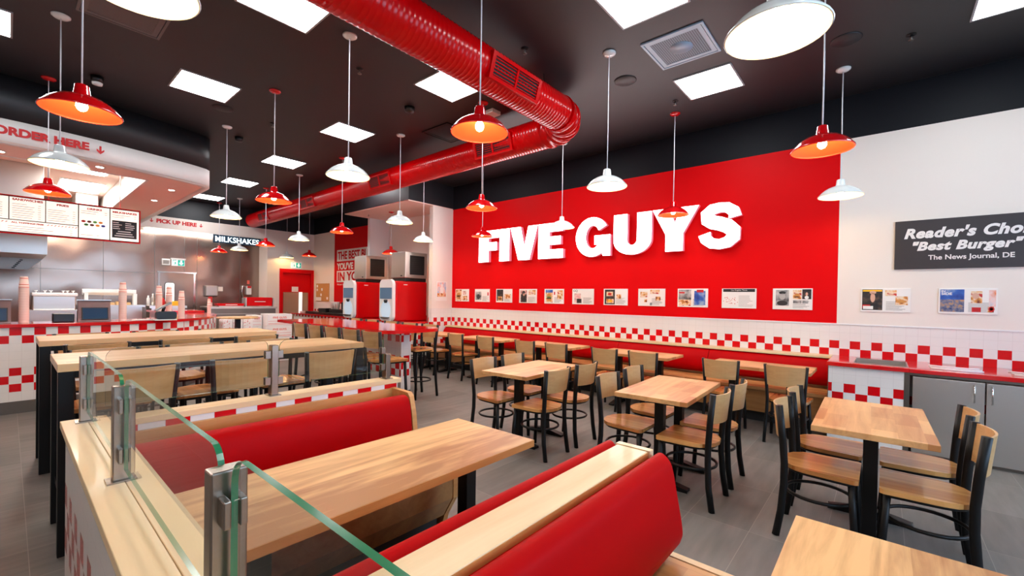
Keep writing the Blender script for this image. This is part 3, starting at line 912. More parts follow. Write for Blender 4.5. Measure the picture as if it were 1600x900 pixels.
BLOBS = {k_[:40]: v_ for k_, v_ in {
 PIC[0][0]: [(.25, .5, .16, .2, 'bun'), (.25, .42, .15, .05, 'patty')],
 PIC[1][0]: [(.25, .68, .05, .09, 'grey_tone'), (.25, .4, .12, .2, 'grey_dark')],
 PIC[2][0]: [(.26, .36, .1, .08, 'bun'), (.26, .26, .11, .05, 'patty'), (.26, .2, .1, .05, 'bun')],
 PIC[3][0]: [(.27, .62, .06, .12, 'skin_tone'), (.27, .76, .09, .1, 'grey_dark'), (.2, .5, .04, .25, 'grey_dark')],
 PIC[4][0]: [(.25, .56, .12, .1, 'bun'), (.25, .45, .13, .05, 'lettuce'), (.25, .36, .13, .06, 'patty'), (.25, .25, .12, .08, 'bun')],
 PIC[6][0]: [(.26, .68, .08, .08, 'ink_red'), (.28, .25, .10, .06, 'yellow')],
 PIC[10][0]: [(.25, .62, .08, .16, 'grey_tone'), (.25, .8, .09, .07, 'grey_dark'), (.25, .3, .14, .12, 'grey_dark'), (.625, .68, .07, .08, 'bun'), (.625, .6, .075, .03, 'patty'), (.86, .74, .03, .08, 'skin_tone'), (.86, .58, .05, .08, 'paper')],
 PIC[11][0]: [(.25, .6, .05, .2, 'skin_tone'), (.25, .82, .07, .07, 'skin_tone'), (.83, .45, .1, .06, 'bun')],
 PIC[12][0]: [(.64, .7, .06, .12, 'skin_tone'), (.9, .2, .05, .1, 'ink_red'), (.9, .2, .03, .06, 'yellow')],
}.items()}
def poster(x, label, pics, extra, w=0.436, h=0.274, z=1.396):
    t = thing('press_page', label, 'poster', (x, WY, z), 0, 'framed press pages along the wall')
    MB().box(0, -0.012, 0, w, 0, h).build('board', 'paper', t, 0.001, 1)
    for i, (m_, a, b, c, d) in enumerate(pics):
        mb = MB().box(a * w, -0.0132 - 0.0003 * i, b * h, c * w, -0.0118, d * h)
        mb.build('picture', m_, t)
    for cx, cy, rx, ry, m_ in BLOBS.get(label[:40], ()):
        MB().prism([(cx * w + rx * w * math.cos(2 * PI * q / 20), cy * h + ry * h * math.sin(2 * PI * q / 20)) for q in range(20)], (0, -0.0142, 0), XR, ZU, 0.0012).build('printed_shape', m_, t)
    tx = MB()
    r_ = random.Random(int(x * 100) + 999)
    if extra == 'LA':
        for i in range(26):
            a, b = r_.uniform(.04, .46), r_.uniform(.2, .55)
            tx.box(a * w, -0.0131, b * h, (a + .02) * w, -0.0118, (b + .03) * h, 1)
    x0 = .52 if extra != 'LA' else .5
    for i in range(9):
        z0 = .08 + i * .043 if extra != 'LA' else .1 + i * .065
        tx.box(x0 * w, -0.0129, z0 * h, (x0 + r_.uniform(.25, .42)) * w, -0.0118, (z0 + .016) * h, 0)
    tx.build('printed_text', ['ink', 'ink_red'], t)
    if extra == 'GQ': text('GQ', 'title', 'ink_black', t, (.05 * w, -0.0118, .78 * h), XR, .2 * w, .16 * h, 0.002)
    if extra == 'LA': text('Los Angeles Times', 'title', 'paper', t, (.28 * w, -0.0134, .87 * h), XR, .46 * w, .08 * h, 0.001)
    if extra == 'GOLD': MB().box(.04 * w, -0.0142, .86 * h, .44 * w, -0.013, .93 * h).build('title_band', 'yellow', t)
    if extra == 'IN':
        text('IN', 'title', 'paper', t, (.05 * w, -0.0136, .84 * h), XR, .07 * w, .08 * h, 0.001, 0.03)
        text('SIDE', 'title', 'paper', t, (.05 * w, -0.0136, .73 * h), XR, .19 * w, .10 * h, 0.001, 0.03)
for (lab, pics, ex), x in zip(PIC, (-7.368, -6.741, -6.113, -5.49, -4.869, -4.248, -3.619, -2.998, -2.369, -1.745, -1.115, -0.204, 0.456)):
    poster(x, lab, pics, ex)
# poster on the pier
t = thing('wall_poster', 'small pastel poster of a figure on the white pier', 'poster', (-7.5, 6.16, 1.40))
MB().box(0, 0, 0, 0.012, 0.31, 0.43).build('board', 'paper', t)
MB().box(0.011, 0.03, 0.09, 0.0135, 0.28, 0.41).build('picture', 'p_pastel', t)
MB().prism([(0.12, 0.17), (0.2, 0.17), (0.215, 0.28), (0.18, 0.31), (0.185, 0.36), (0.155, 0.38), (0.13, 0.36), (0.138, 0.31), (0.10, 0.28)], (0.0135, 0, 0), YR, ZU, 0.001).build('printed_figure', 'paper', t)
MB().box(0.011, 0.03, 0.09, 0.0145, 0.28, 0.17).build('printed_food', 'p_food', t)

# black award sign on the white wall
t = thing('wall_plaque', 'black sign with white lettering about a Best Burger award', 'sign', (0, WY, 0))
MB().box(0.088, -0.02, 1.884, 1.86, 0, 2.428).build('board', 'sign_black', t, 0.002, 1)
text("Reader's Choice", 'lettering', 'sign_white', t, (0.165, -0.02, 2.222), XR, 1.07, 0.120, 0.003, 0.045, 0.26, 1.08)
text('"Best Burger"', 'lettering', 'sign_white', t, (0.238, -0.02, 2.056), XR, 0.82, 0.132, 0.003, 0.045, 0.26, 1.08)
text('The News Journal, DE', 'lettering', 'sign_white', t, (0.366, -0.02, 1.966), XR, 0.632 + 0.0, 0.068, 0.003, 0.02)

# THE BEST ... panel on the far red wall
t = thing('wall_slogan', 'red and white slogan lettering beginning THE BEST, beside the drink alcove', 'sign', (0, WY, 0))
MB().box(-12.83, -0.006, 2.525, -10.15, 0, 2.875).box(-12.83, -0.006, 1.888, -10.9, 0, 2.235).build('white_strip', 'paper', t)
text('THE BEST BU', 'lettering', 'red_paint', t, (-12.77, -0.006, 2.575), XR, 1.72, 0.25, 0.002, 0.035)
text("YOU'VE", 'lettering', 'paper', t, (-12.83, 0.0, 2.27), XR, 0.95, 0.21, 0.003, 0.035)
text('IN YO', 'lettering', 'red_paint', t, (-12.76, -0.006, 1.925), XR, 1.15, 0.275, 0.002, 0.035)
text('Now it is', 'lettering', 'paper', t, (-12.80, 0.0, 1.795), XR, 0.52, 0.05, 0.002, 0.0)
t = thing('cork_board', 'small cork notice board with white notes between the red door and red wall', 'notice board', (-14.16, WY, 1.285))
MB().box(0, -0.02, 0, 0.86, 0, 0.575).build('board', 'cork', t)
for a, b in ((.04, .45), (.04, .33), (.36, .34), (.3, .17), (.72, .06)):
    MB().box(a, -0.024, b, a + .09, -0.019, b + .08).build('note', 'paper', t)
MB().box(0, -0.024, 0.02, 0.36, -0.019, 0.13).build('note', 'paper', t)
# band lettering
t = thing('order_here_lettering', 'red ORDER HERE lettering with an arrow on the white bulkhead band', 'sign', (0, 0, 0))
text('ORDER HERE', 'lettering', 'ink_red', t, (-7.842, -0.115, 3.300), YR, 0.80, 0.103, 0.006, 0.05)
MB().prism([(0.785, 3.40), (0.805, 3.40), (0.805, 3.335), (0.832, 3.360), (0.832, 3.335), (0.795, 3.295), (0.758, 3.335), (0.758, 3.360), (0.785, 3.335)], (-7.895, 0, 0), YR, ZU, 0.006).build('arrow', 'ink_red', t)
t = thing('pick_up_here_lettering', 'small red PICK UP HERE lettering between two arrows on the far band', 'sign', (XL, 0, 0))
text('PICK UP HERE', 'lettering', 'ink_red', t, (0.0, 2.52, 3.30), YR, 0.87, 0.11, 0.006, 0.05)
for y in (2.42, 3.49):
    MB().prism([(y - .01, 3.40), (y + .01, 3.40), (y + .01, 3.335), (y + .035, 3.358), (y + .035, 3.335), (y, 3.30), (y - .035, 3.335), (y - .035, 3.358), (y - .01, 3.335)], (0, 0, 0), YR, ZU, 0.006).build('arrow', 'ink_red', t)
t = thing('milkshakes_sign', 'dark blue lit MILKSHAKES sign over the milkshake counter', 'sign', (XL + 0.02, 3.76, 2.915))
MB().box(0, 0, 0, 0.06, 1.22, 0.235).build('box', 'navy', t, 0.004)
text('MILKSHAKES', 'lettering', 'sign_small', t, (0.06, 0.05, 0.04), YR, 1.12, 0.15, 0.012, 0.004)

# ================================================================== SINK COUNTER (right, on the sign wall)
M['tile_counter'] = tile_mat('tiled counter front', {5: 0, 4: 1}, -0.308, 0.049)
t = thing('wall_counter', 'red topped counter with a steel sink on the right under the white wall', 'counter', (0, 0, 0))
MB().box(-0.455, 5.80, 0.812, -0.235, WY, 0.852).box(-0.235, 5.80, 0.812, 0.205, 5.90, 0.852).box(-0.235, 6.45, 0.812, 0.205, WY, 0.852).box(0.205, 5.80, 0.812, 2.6, WY, 0.852).build('countertop', 'red_gloss', t, 0.004)
MB().box(-0.442, 5.84, 0, 0.172, 5.88, 0.81).build('tiled_front', 'tile_counter', t)
MB().box(-0.445, 5.838, 0, -0.44, WY, 0.81).build('side_panel', 'steel_dark', t)
MB().box(0.172, 5.838, 0, 0.215, 5.90, 0.81).box(0.215, 5.845, 0.785, 2.6, 5.9, 0.81).box(0.172, 5.86, 0, 2.6, WY, 0.02).build('cabinet_frame', 'steel_dark', t)
for x0, x1, hx in ((0.235, 0.722, 0.655), (0.732, 1.22, 0.768), (1.23, 1.72, 1.66), (1.73, 2.22, 1.79)):
    d = MB().box(x0, 5.83, 0.03, x1, 5.85, 0.775).build('door', 'steel', t, 0.003)
    MB().tube([(hx, 5.83, 0.745), (hx, 5.805, 0.74), (hx, 5.805, 0.59), (hx, 5.83, 0.585)], 0.006, 8).build('handle', 'chrome', d)
MB().box(-0.235, 5.90, 0.66, 0.205, 6.45, 0.67).box(-0.235, 5.90, 0.67, -0.225, 6.45, 0.856).box(0.195, 5.90, 0.67, 0.205, 6.45, 0.856).box(-0.225, 5.90, 0.67, 0.195, 5.91, 0.856).box(-0.225, 6.44, 0.67, 0.195, 6.45, 0.856).build('sink_basin', 'steel', t)
for x0 in (0.37, 0.92):
    mb = MB()
    for y in (5.98, 6.10, 6.24):
        mb.tube([(x0, y, 0.86), (x0 + 0.12, y - 0.03, 0.858), (x0 + 0.30, y - 0.03, 0.858), (x0 + 0.36, y, 0.86)], 0.007, 6)
    mb.build('rim_glints', 'plastic_white', t)  # white bars standing in for light caught on chrome rims of counter openings

# ================================================================== WALL BENCH
t = thing('wall_bench', 'long red padded bench with oak seat along the red sign wall', 'bench', (0, 0, 0))
bx0, bx1 = -7.48, -0.46
MB().box(bx0, 6.42, 0.822, bx1, WY - 0.001, 0.852).build('oak_cap', 'oak_cap_x', t, 0.003)
MB().box(bx0, 5.97, 0.415, bx1, 6.55, 0.455).build('seat', 'oak_seat', t, 0.004)
MB().box(bx0, 6.02, 0.14, bx1, 6.06, 0.415).build('front_panel', 'oak_front', t)
MB().box(bx0, 6.14, 0, bx1, 6.18, 0.14).build('toe_kick', 'kick', t)
MB().box(bx0, 6.50, 0.455, bx1, WY - 0.001, 0.82).build('back_board', 'oak_x', t)
def smooth_profile(pr, n=5):
    out = []
    k = len(pr)
    for i in range(k):
        p0, p1, p2, p3 = [Vector(pr[(i + d) % k]) for d in (-1, 0, 1, 2)]
        for j in range(n):
            u = j / n
            q = 0.5 * ((2 * p1) + (p2 - p0) * u + (2 * p0 - 5 * p1 + 4 * p2 - p3) * u * u + (3 * p1 - p0 - 3 * p2 + p3) * u ** 3)
            out.append((q.x, q.y))
    return out
def cushion_profile():
    return [(0.0, 0.0), (-0.115, 0.02), (-0.155, 0.07), (-0.14, 0.20), (-0.105, 0.27), (-0.07, 0.305), (-0.03, 0.318), (0.0, 0.31)]
seams = [bx0, -5.98, -4.595, -3.217, -1.842, bx1]
for a, b in zip(seams[:-1], seams[1:]):
    mb = MB()
    pr = [(6.50 + y * 1.0, 0.50 + z) for y, z in smooth_profile(cushion_profile(), 3)]
    vs = [(a + 0.004, y, z) for y, z in pr] + [(b - 0.004, y, z) for y, z in pr]
    k = len(pr)
    mb.add(vs, [tuple(range(k)), tuple(reversed(range(k, 2 * k)))])
    mb.add(vs, [(i, k + i, k + (i + 1) % k, (i + 1) % k) for i in range(k)], 0, True)
    mb.build('back_cushion', 'vinyl', t, 0.012, 3)

# ================================================================== CHAIRS AND STOOLS
def make_chair(name, label, cat, sh, bh, ring):
    """origin on the floor under the seat, front towards +x; sh seat height, bh back height above the seat"""
    t = thing(name, label, cat)
    top = sh + bh
    out = []
    for i in range(9):                                    # rounded rear
        a = PI / 2 + PI * i / 8
        out.append((-0.055 + 0.145 * math.cos(a), 0.19 * math.sin(a)))
    out += [(0.02, -0.197), (0.185, -0.205), (0.203, -0.19), (0.203, 0.19), (0.185, 0.205), (0.02, 0.197)]
    MB().prism(out, (0, 0, sh - 0.026), XR, YR, 0.026).build('seat', 'seat_wood', t, 0.006)
    fr = [(x * 0.88, y * 0.88, sh - 0.036) for x, y in out]
    MB().tube(fr, 0.011, 6, closed=True).build('seat_frame', 'black_metal', t)
    for s in (-1, 1):
        pts = [(-0.205, 0.182 * s, 0), (-0.18, 0.178 * s, sh * 0.35), (-0.168, 0.168 * s, sh * 0.72), (-0.168, 0.165 * s, sh), (-0.178, 0.172 * s, sh + bh * 0.4), (-0.200, 0.187 * s, top)]
        MB().tube(pts, 0.0155, 8, r2=0.022).build('leg', 'black_metal', t)
    for s in (-1, 1):
        pts = [(0.195, 0.182 * s, 0), (0.182, 0.178 * s, sh * 0.45), (0.168, 0.166 * s, sh - 0.03)]
        MB().tube(pts, 0.0165, 8, r2=0.019).build('leg', 'black_metal', t)
    rg = []
    for i in range(28):
        a = 2 * PI * i / 28
        rg.append((0.178 * math.cos(a) * (1.0 if abs(math.cos(a)) < .8 else 1.0) + 0.0, 0.178 * math.sin(a), ring))
    MB().tube(rg, 0.0105, 6, closed=True).build('ring_stretcher', 'black_metal', t)
    mb = MB()
    nseg = 10
    vs = []
    for d in (0.0, 0.011):
        for j in range(2):
            z = top - 0.005 if j else sh + bh * 0.42
            for i in range(nseg + 1):
                f = -1 + 2 * i / nseg
                half = 0.184 if j else 0.170
                bow = 0.048 * (1 - f * f)
                xb = (-0.200 if j else -0.179)
                vs.append((xb - bow - d + 0.0, f * half, z))
    k = nseg + 1
    fs = []
    for i in range(nseg):
        fs += [(i, i + 1, k + i + 1, k + i), (2 * k + i + 1, 2 * k + i, 3 * k + i, 3 * k + i + 1), (k + i, k + i + 1, 3 * k + i + 1, 3 * k + i), (i + 1, i, 2 * k + i, 2 * k + i + 1)]
    fs += [(0, k, 3 * k, 2 * k), (k - 1, 3 * k - 1, 4 * k - 1, 2 * k - 1)]
    mb.add(vs, fs, 0, False).build('backrest', 'back_wood', t)
    return t
chair0, used = None, [False]
def chair(x, y, rz, label, group):
    global chair0
    if chair0 is None:
        chair0 = make_chair('dining_chair', label, 'chair', 0.46, 0.37, 0.27)
        chair0.location = (x, y, 0); chair0.rotation_euler = (0, 0, rz); chair0['group'] = group
        return
    dup(chair0, (x, y, 0), rz, label, group)
stool0 = None
def stool(x, y, rz, label, group):
    global stool0
    if stool0 is None:
        stool0 = make_chair('bar_stool', label, 'bar stool', 0.72, 0.345, 0.25)
        stool0.location = (x, y, 0); stool0.rotation_euler = (0, 0, rz); stool0['group'] = group
        return
    dup(stool0, (x, y, 0), rz, label, group)

# ---------------------------------------------------------------- square-edged tables on twin T legs
def make_table(label, lx, ly, group, cols=((0, -0.25), (0, 0.25)), foot=0.23, top='block_top', h=0.75, foot_axis=0, rim=None):
    t = thing('dining_table', label, 'table', (0, 0, 0), 0, group)
    MB().box(-lx / 2, -ly / 2, h - 0.035, lx / 2, ly / 2, h).build('tabletop', top, t, 0.003)
    for x, y in cols:
        c = MB().box(x - 0.036, y - 0.036, 0.05, x + 0.036, y + 0.036, h - 0.042).box(x - 0.11, y - 0.06, h - 0.043, x + 0.11, y + 0.06, h - 0.035).build('leg', 'black_metal', t, 0.004)
        f = MB()
        if foot_axis == 0:
            pr = [(-foot, 0.0), (foot, 0.0), (foot, 0.022), (0.06, 0.055), (-0.06, 0.055), (-foot, 0.022)]
            f.prism(pr, (x, y + 0.035, 0), XR, ZU, 0.07)
        else:
            pr = [(-foot, 0.0), (foot, 0.0), (foot, 0.022), (0.06, 0.055), (-0.06, 0.055), (-foot, 0.022)]
            f.prism(pr, (x - 0.035, y, 0), YR, ZU, 0.07)
        f.build('foot', 'black_metal', c, 0.008)
    return t
GRP = 'butcher block tables in the middle of the room'
t1 = make_table('wooden table with four chairs furthest from the sink counter, pale glare on top', 0.56, 1.03, GRP)
t1.location = (-2.81, 3.64, 0); t1.rotation_euler = (0, 0, math.radians(3.2))
dup(t1, (-1.36, 3.68, 0), math.radians(2.8), 'wooden table with four chairs in the middle of its row of three', GRP)
dup(t1, (-0.046, 3.67, 0), math.radians(1.0), 'wooden table with four chairs right in front of the tiled sink counter', GRP)
CG = 'dining chairs at the middle tables'
for n_, (cx, xl, xr, ys_l, ys_r, w_) in enumerate(((-2.81, -3.085, -2.50, (3.37, 3.86), (3.36, 3.88), 'table furthest from the sink'),
                                                   (-1.36, -1.63, -1.09, (3.45, 4.00), (3.40, 3.91), 'middle table of the three'),
                                                   (-0.046, -0.29, 0.205, (3.385, 3.92), (3.36, 3.90), 'table nearest the sink'))):
    chair(xl, ys_l[0], 0.0, 'dining chair, near one on the kitchen side of the ' + w_, CG)
    chair(xl - (0.02 if n_ == 1 else 0), ys_l[1], 0.0, 'dining chair, far one on the kitchen side of the ' + w_, CG)
    chair(xr, ys_r[0], PI, 'dining chair, near one on the sink side of the ' + w_, CG)
    chair(xr, ys_r[1], PI, 'dining chair, far one on the sink side of the ' + w_, CG)
# tables along the wall bench
w0 = None
WG = 'wooden tables along the red wall bench'
names = ['nearest the sink counter', 'second from the sink counter', 'third from the sink counter', 'fourth from the sink counter', 'furthest, by the white pier']
for i, cx in enumerate((-1.078, -2.58, -4.04, -5.48, -6.93)):
    s = 'wooden table at the red wall bench, ' + names[i]
    if w0 is None:
        w0 = make_table(s, 1.04, 0.575, WG, ((-0.30, 0.03), (0.30, 0.03)), 0.23, 'block_top_x', 0.75, 1)
        w0.location = (cx, 5.735, 0)
    else:
        dup(w0, (cx, 5.735, 0), 0, s, WG)
for i, (a, b) in enumerate(((-1.385, -0.755), (-2.85, -2.305), (-4.23, -3.64), (-5.83, -5.09), (-7.2, -6.6))):
    chair(a, 5.45, PI / 2, 'dining chair on the kitchen side of the bench table ' + names[i], 'dining chairs facing the wall bench')
    chair(b, 5.45, PI / 2, 'dining chair on the sink side of the bench table ' + names[i], 'dining chairs facing the wall bench')

# ---------------------------------------------------------------- communal bar-height tables
def bar_table(label, x0, x1, y0, y1, z=1.075):
    t = thing('bar_table', label, 'table', (0, 0, 0), 0, 'long bar height tables')
    MB().box(x0, y0, z - 0.045, x1, y1, z).build('tabletop', 'bar_top', t, 0.003)
    for x in (x0 + 0.035, x1 - 0.035):
        for y in (y0 + 0.035, y1 - 0.035):
            MB().box(x - 0.032, y - 0.032, 0, x + 0.032, y + 0.032, z - 0.045).build('leg', 'black_metal', t, 0.003)
    MB().box(x0 + 0.02, y0 + 0.02, z - 0.085, x0 + 0.05, y1 - 0.02, z - 0.046).box(x1 - 0.05, y0 + 0.02, z - 0.085, x1 - 0.02, y1 - 0.02, z - 0.046).build('apron', 'black_metal', t)
    for y in (y0 + 0.035, y1 - 0.035):
        MB().box(x0 + 0.06, y - 0.014, 0.26, x1 - 0.06, y + 0.014, 0.30).build('stretcher', 'black_metal', t)
bar_table('long oak bar table nearer the booths, seen through the glass screen', -4.04, -3.435, 0.18, 2.03)
bar_table('long oak bar table nearer the tiled order counter', -5.70, -5.105, 0.165, 1.95)
SG = 'bar stools at the long tables'
for i, y in enumerate((0.47, 1.02, 1.60)):
    n_ = ['window end', 'middle', 'drinks bar end'][i]
    stool(-3.36, y, PI, 'bar stool on the booth side of the nearer long table, ' + n_, SG)
    stool(-4.13, y, 0, 'bar stool on the counter side of the nearer long table, ' + n_, SG)
for i, y in enumerate((0.48, 1.06, 1.64)):
    n_ = ['window end', 'middle', 'drinks bar end'][i]
    stool(-4.98, y, PI, 'bar stool on the booth side of the far long table, ' + n_, SG)
    stool(-5.82, y, 0, 'bar stool on the counter side of the far long table, ' + n_, SG)

# ---------------------------------------------------------------- red topped drinks bar with stools
M['tile_bar'] = tile_mat('tiled bar base', {9: 0, 8: 1, 5: 0, 4: 1, 3: 0}, -5.36, 0.0665, 0.15)
t = thing('drinks_bar', 'long red topped bar on a checked tile base in front of the drink machines', 'counter', (0, 0, 0))
outl = rrect(-8.0, 3.06, -4.71, 4.06, 0.27, 8, (0, 1, 1, 0))
MB().prism(outl, (0, 0, 1.0), XR, YR, 0.045).build('bar_top', 'red_gloss', t, 0.006)
MB().box(-7.9, 3.60, 0, -5.12, 3.765, 1.0).build('tiled_base', 'tile_bar', t)
BG = 'bar stools along the red drinks bar'
nn = ['first', 'second', 'third', 'fourth', 'fifth']
for i, x in enumerate((-4.62, -5.10, -5.57, -6.06, -6.55)):
    stool(x, 3.02, PI / 2, 'bar stool at the red bar, ' + nn[i] + ' from its round end on the near side', BG)
for i, x in enumerate((-5.24, -5.75, -6.26, -6.85, -7.4)):
    stool(x, 4.0, -PI / 2, 'bar stool at the red bar, ' + nn[i] + ' from its round end on the far side', BG)

# ================================================================== DRINK STATION
t = thing('drink_counter', 'low red topped counter along the far wall carrying the drink machines', 'counter', (0, 0, 0))
MB().box(-13.7, 5.62, 0.90, -7.66, WY - 0.006, 0.935).build('countertop', 'red_gloss', t, 0.004)
MB().box(-13.6, 5.68, 0, -7.7, WY - 0.006, 0.90).build('cabinet', 'tile_bar', t)
def drink_machine(x, label):
    t = thing('drink_dispenser', label, 'drink dispenser', (x, 5.42, 0.936), 0, 'red touch screen drink machines')
    MB().box(-0.28, 0.06, 0.0, 0.28, 0.90, 0.885).build('cabinet', 'red_machine', t, 0.035, 4)
    fp = rrect(-0.25, 0.005, 0.255, 0.915, 0.12, 8)
    MB().prism(fp, (0, 0.06, 0), XR, ZU, 0.07).build('front_panel', 'plastic_white', t, 0.012, 3)
    MB().box(-0.225, -0.016, 0.49, 0.225, -0.009, 0.735).build('screen', 'screen_grey', t)
    MB().prism([(0.19 * math.cos(2 * PI * i / 28), 0.245 + 0.20 * math.sin(2 * PI * i / 28)) for i in range(28)], (0, -0.0105, 0), XR, ZU, 0.003).build('pour_recess', 'recess_blue', t)
    MB().prism([(0.15 * math.cos(PI + PI * i / 12), 0.09 + 0.04 * math.sin(PI + PI * i / 12)) for i in range(13)], (0, -0.0105, 0), XR, ZU, 0.05).build('drip_tray', 'steel_dark', t)
    MB().lathe([(0.03, 0), (0.05, 0.04), (0.045, 0.07)], 12, (0.02, -0.02, 0.40)).build('nozzle', 'black_plastic', t)
    MB().prism([(0.035 * math.cos(2 * PI * i / 16), 0.43 + 0.035 * math.sin(2 * PI * i / 16)) for i in range(16)], (-0.03, -0.012, 0), XR, ZU, 0.004).build('button', 'screen_blue', t)
    MB().box(0.281, 0.25, 0.80, 0.285, 0.35, 0.815).build('badge', 'paper', t)
drink_machine(-8.29, 'red and white touch screen drink dispenser nearer the sign wall')
drink_machine(-9.9, 'red and white touch screen drink dispenser nearer the red door')
def ice_maker(x, label):
    t = thing('ice_maker', label, 'ice maker', (x, 5.70, 1.822), 0, 'steel ice makers on the drink machines')
    MB().box(-0.24, 0.02, 0.0, 0.24, 0.60, 0.075).build('base', 'black_plastic', t, 0.01)
    MB().box(-0.27, 0.0, 0.075, 0.27, 0.60, 0.655).build('cabinet', 'steel', t, 0.012, 3)
    MB().box(0.266, 0.12, 0.15, 0.276, 0.52, 0.58).build('vent_panel', 'black_plastic', t, 0.003)
    g = MB()
    for i in range(9):
        z = 0.175 + i * 0.045
        g.box(0.275, 0.14, z, 0.28, 0.50, z + 0.012)
    g.build('vent_louvres', 'dark', t)
    MB().box(0.10, -0.004, 0.11, 0.16, 0.0, 0.135).build('switch', 'black_plastic', t)
ice_maker(-8.27, 'steel ice maker with black side vent on the right drink dispenser')
ice_maker(-9.88, 'steel ice maker with black side vent on the left drink dispenser')
t = thing('lid_rack', 'black lid and straw organiser on the far red counter left of the machines', 'organiser', (-12.3, 5.85, 0.936))
MB().box(-0.9, 0, 0, 1.5, 0.5, 0.06).box(-0.2, 0.05, 0.06, 0.25, 0.4, 0.17).box(0.45, 0.05, 0.06, 1.35, 0.4, 0.16).build('tray', 'black_plastic', t, 0.01)
MB().box(0.85, 0.2, 0.16, 1.5, 0.5, 0.36).box(1.1, 0.3, 0.36, 1.5, 0.5, 0.45).build('bin_rack', 'black_plastic', t, 0.01)
for i in range(3):
    tag(MB().lathe([(0.04, 0), (0.055, 0.2), (0.056, 0.205), (0.05, 0.205)], 14, (-11.78 + i * 0.15, 5.97, 1.097)).build('cup_stack', 'paper'), ('first', 'middle', 'last')[i] + ' of three white cup stacks in the black organiser left of the drink machines', 'cups', 'cups in the organiser')
t = thing('sauce_tub', 'small white tubs at the red door end of the far red counter', 'tub', (-13.3, 5.8, 0.936))
MB().lathe([(0.06, 0), (0.08, 0.05), (0.08, 0.055)], 14).build('tub_bowl', 'paper', t)

# ================================================================== ORDER COUNTER AND KITCHEN
M['tile_order'] = tile_mat('tiled order counter', {9: 0, 8: 1, 4: 0, 3: 1, 2: 0}, 0.014, 0.0665, 0.147)
cv = [(-7.87, -3.1), (-7.87, 0.3), (-7.885, 0.6), (-7.93, 0.95), (-8.02, 1.26), (-8.17, 1.56), (-8.38, 1.82), (-8.68, 2.08), (-9.05, 2.32), (-9.45, 2.52), (-9.9, 2.66), (-10.4, 2.74), (-10.9, 2.76)]
def offset(pts, d):
    out = []
    k = len(pts)
    for i in range(k):
        a = Vector(pts[max(0, i - 1)]); b = Vector(pts[min(k - 1, i + 1)])
        e = (b - a).normalized()
        out.append((pts[i][0] - e.y * d, pts[i][1] + e.x * d))
    return out
t = thing('order_counter', 'curved red topped order counter on white tiles with red checks', 'counter', (0, 0, 0))
def band(pts, d0, d1, z0, z1):
    A, B = offset(pts, d0), offset(pts, d1)
    k = len(pts)
    vs = [(x, y, z0) for x, y in A] + [(x, y, z1) for x, y in A] + [(x, y, z0) for x, y in B] + [(x, y, z1) for x, y in B]
    fs = []
    for i in range(k - 1):
        fs += [(i, i + 1, k + i + 1, k + i), (2 * k + i + 1, 2 * k + i, 3 * k + i, 3 * k + i + 1), (i + 1, i, 2 * k + i, 2 * k + i + 1), (k + i, k + i + 1, 3 * k + i + 1, 3 * k + i)]
    fs += [(0, k, 3 * k, 2 * k), (k - 1, 3 * k - 1, 4 * k - 1, 2 * k - 1)]
    return MB().add(vs, fs)
band(cv, -0.02, 0.62, 1.03, 1.072).build('countertop', 'red_gloss', t, 0.004)
band(cv, 0.0, 0.55, 0.0, 1.03).build('tiled_base', 'tile_order', t)
MB().box(-11.75, 1.9, 1.075, -10.92, 2.72, 1.115).box(-11.7, 1.95, 0, -10.95, 2.66, 1.075).build('return_end', ['red_gloss'], t)

CUPG = 'stacks of paper cups on the order counter'
def cup_stack(x, y, h, r, label, z=1.073):
    t = thing('cup_stack', label, 'cups', (x, y, z), 0, CUPG)
    prof = [(r * 1.02, 0.0)]
    n = max(4, int((h - 0.13) / 0.03))
    for i in range(n):
        z0 = (h - 0.13) * i / n
        prof += [(r * 1.0, z0 + 0.004), (r * 1.0, z0 + (h - 0.13) / n - 0.004), (r * 0.97, z0 + (h - 0.13) / n)]
    prof += [(r * 0.97, h - 0.13), (r * 0.74, h - 0.004), (r * 0.70, h)]
    MB().lathe(prof, 18).build('stacked_cups', 'pink_cup', t)
    st = MB()
    for zz in (h - 0.14, h - 0.105, h - 0.03):
        rr_ = r * (0.985 - 0.25 * max(0, (zz - (h - 0.13)) / 0.13))
        st.lathe([(rr_ * 0.98, zz), (rr_ + 0.0012, zz + 0.001), (rr_ + 0.0012, zz + 0.007), (rr_ * 0.98, zz + 0.008)], 18)
    st.build('red_stripes', 'cup_red', t)
cup_stack(-8.15, 0.135, 0.58, 0.046, 'tallest paper cup stack, beside the terminal at the left edge of the order counter')
cup_stack(-8.10, 1.055, 0.545, 0.042, 'paper cup stack just right of the terminal with the blue screen')
cup_stack(-8.35, 1.50, 0.51, 0.04, 'paper cup stack behind the card reader, leftmost of three')
cup_stack(-8.50, 1.65, 0.50, 0.04, 'paper cup stack behind the card reader, middle of three')
cup_stack(-8.45, 1.80, 0.44, 0.042, 'paper cup stack behind the card reader, rightmost and shortest of three')
cup_stack(-10.2, 2.62, 0.30, 0.033, 'narrow white cup stack at the far tip of the order counter')
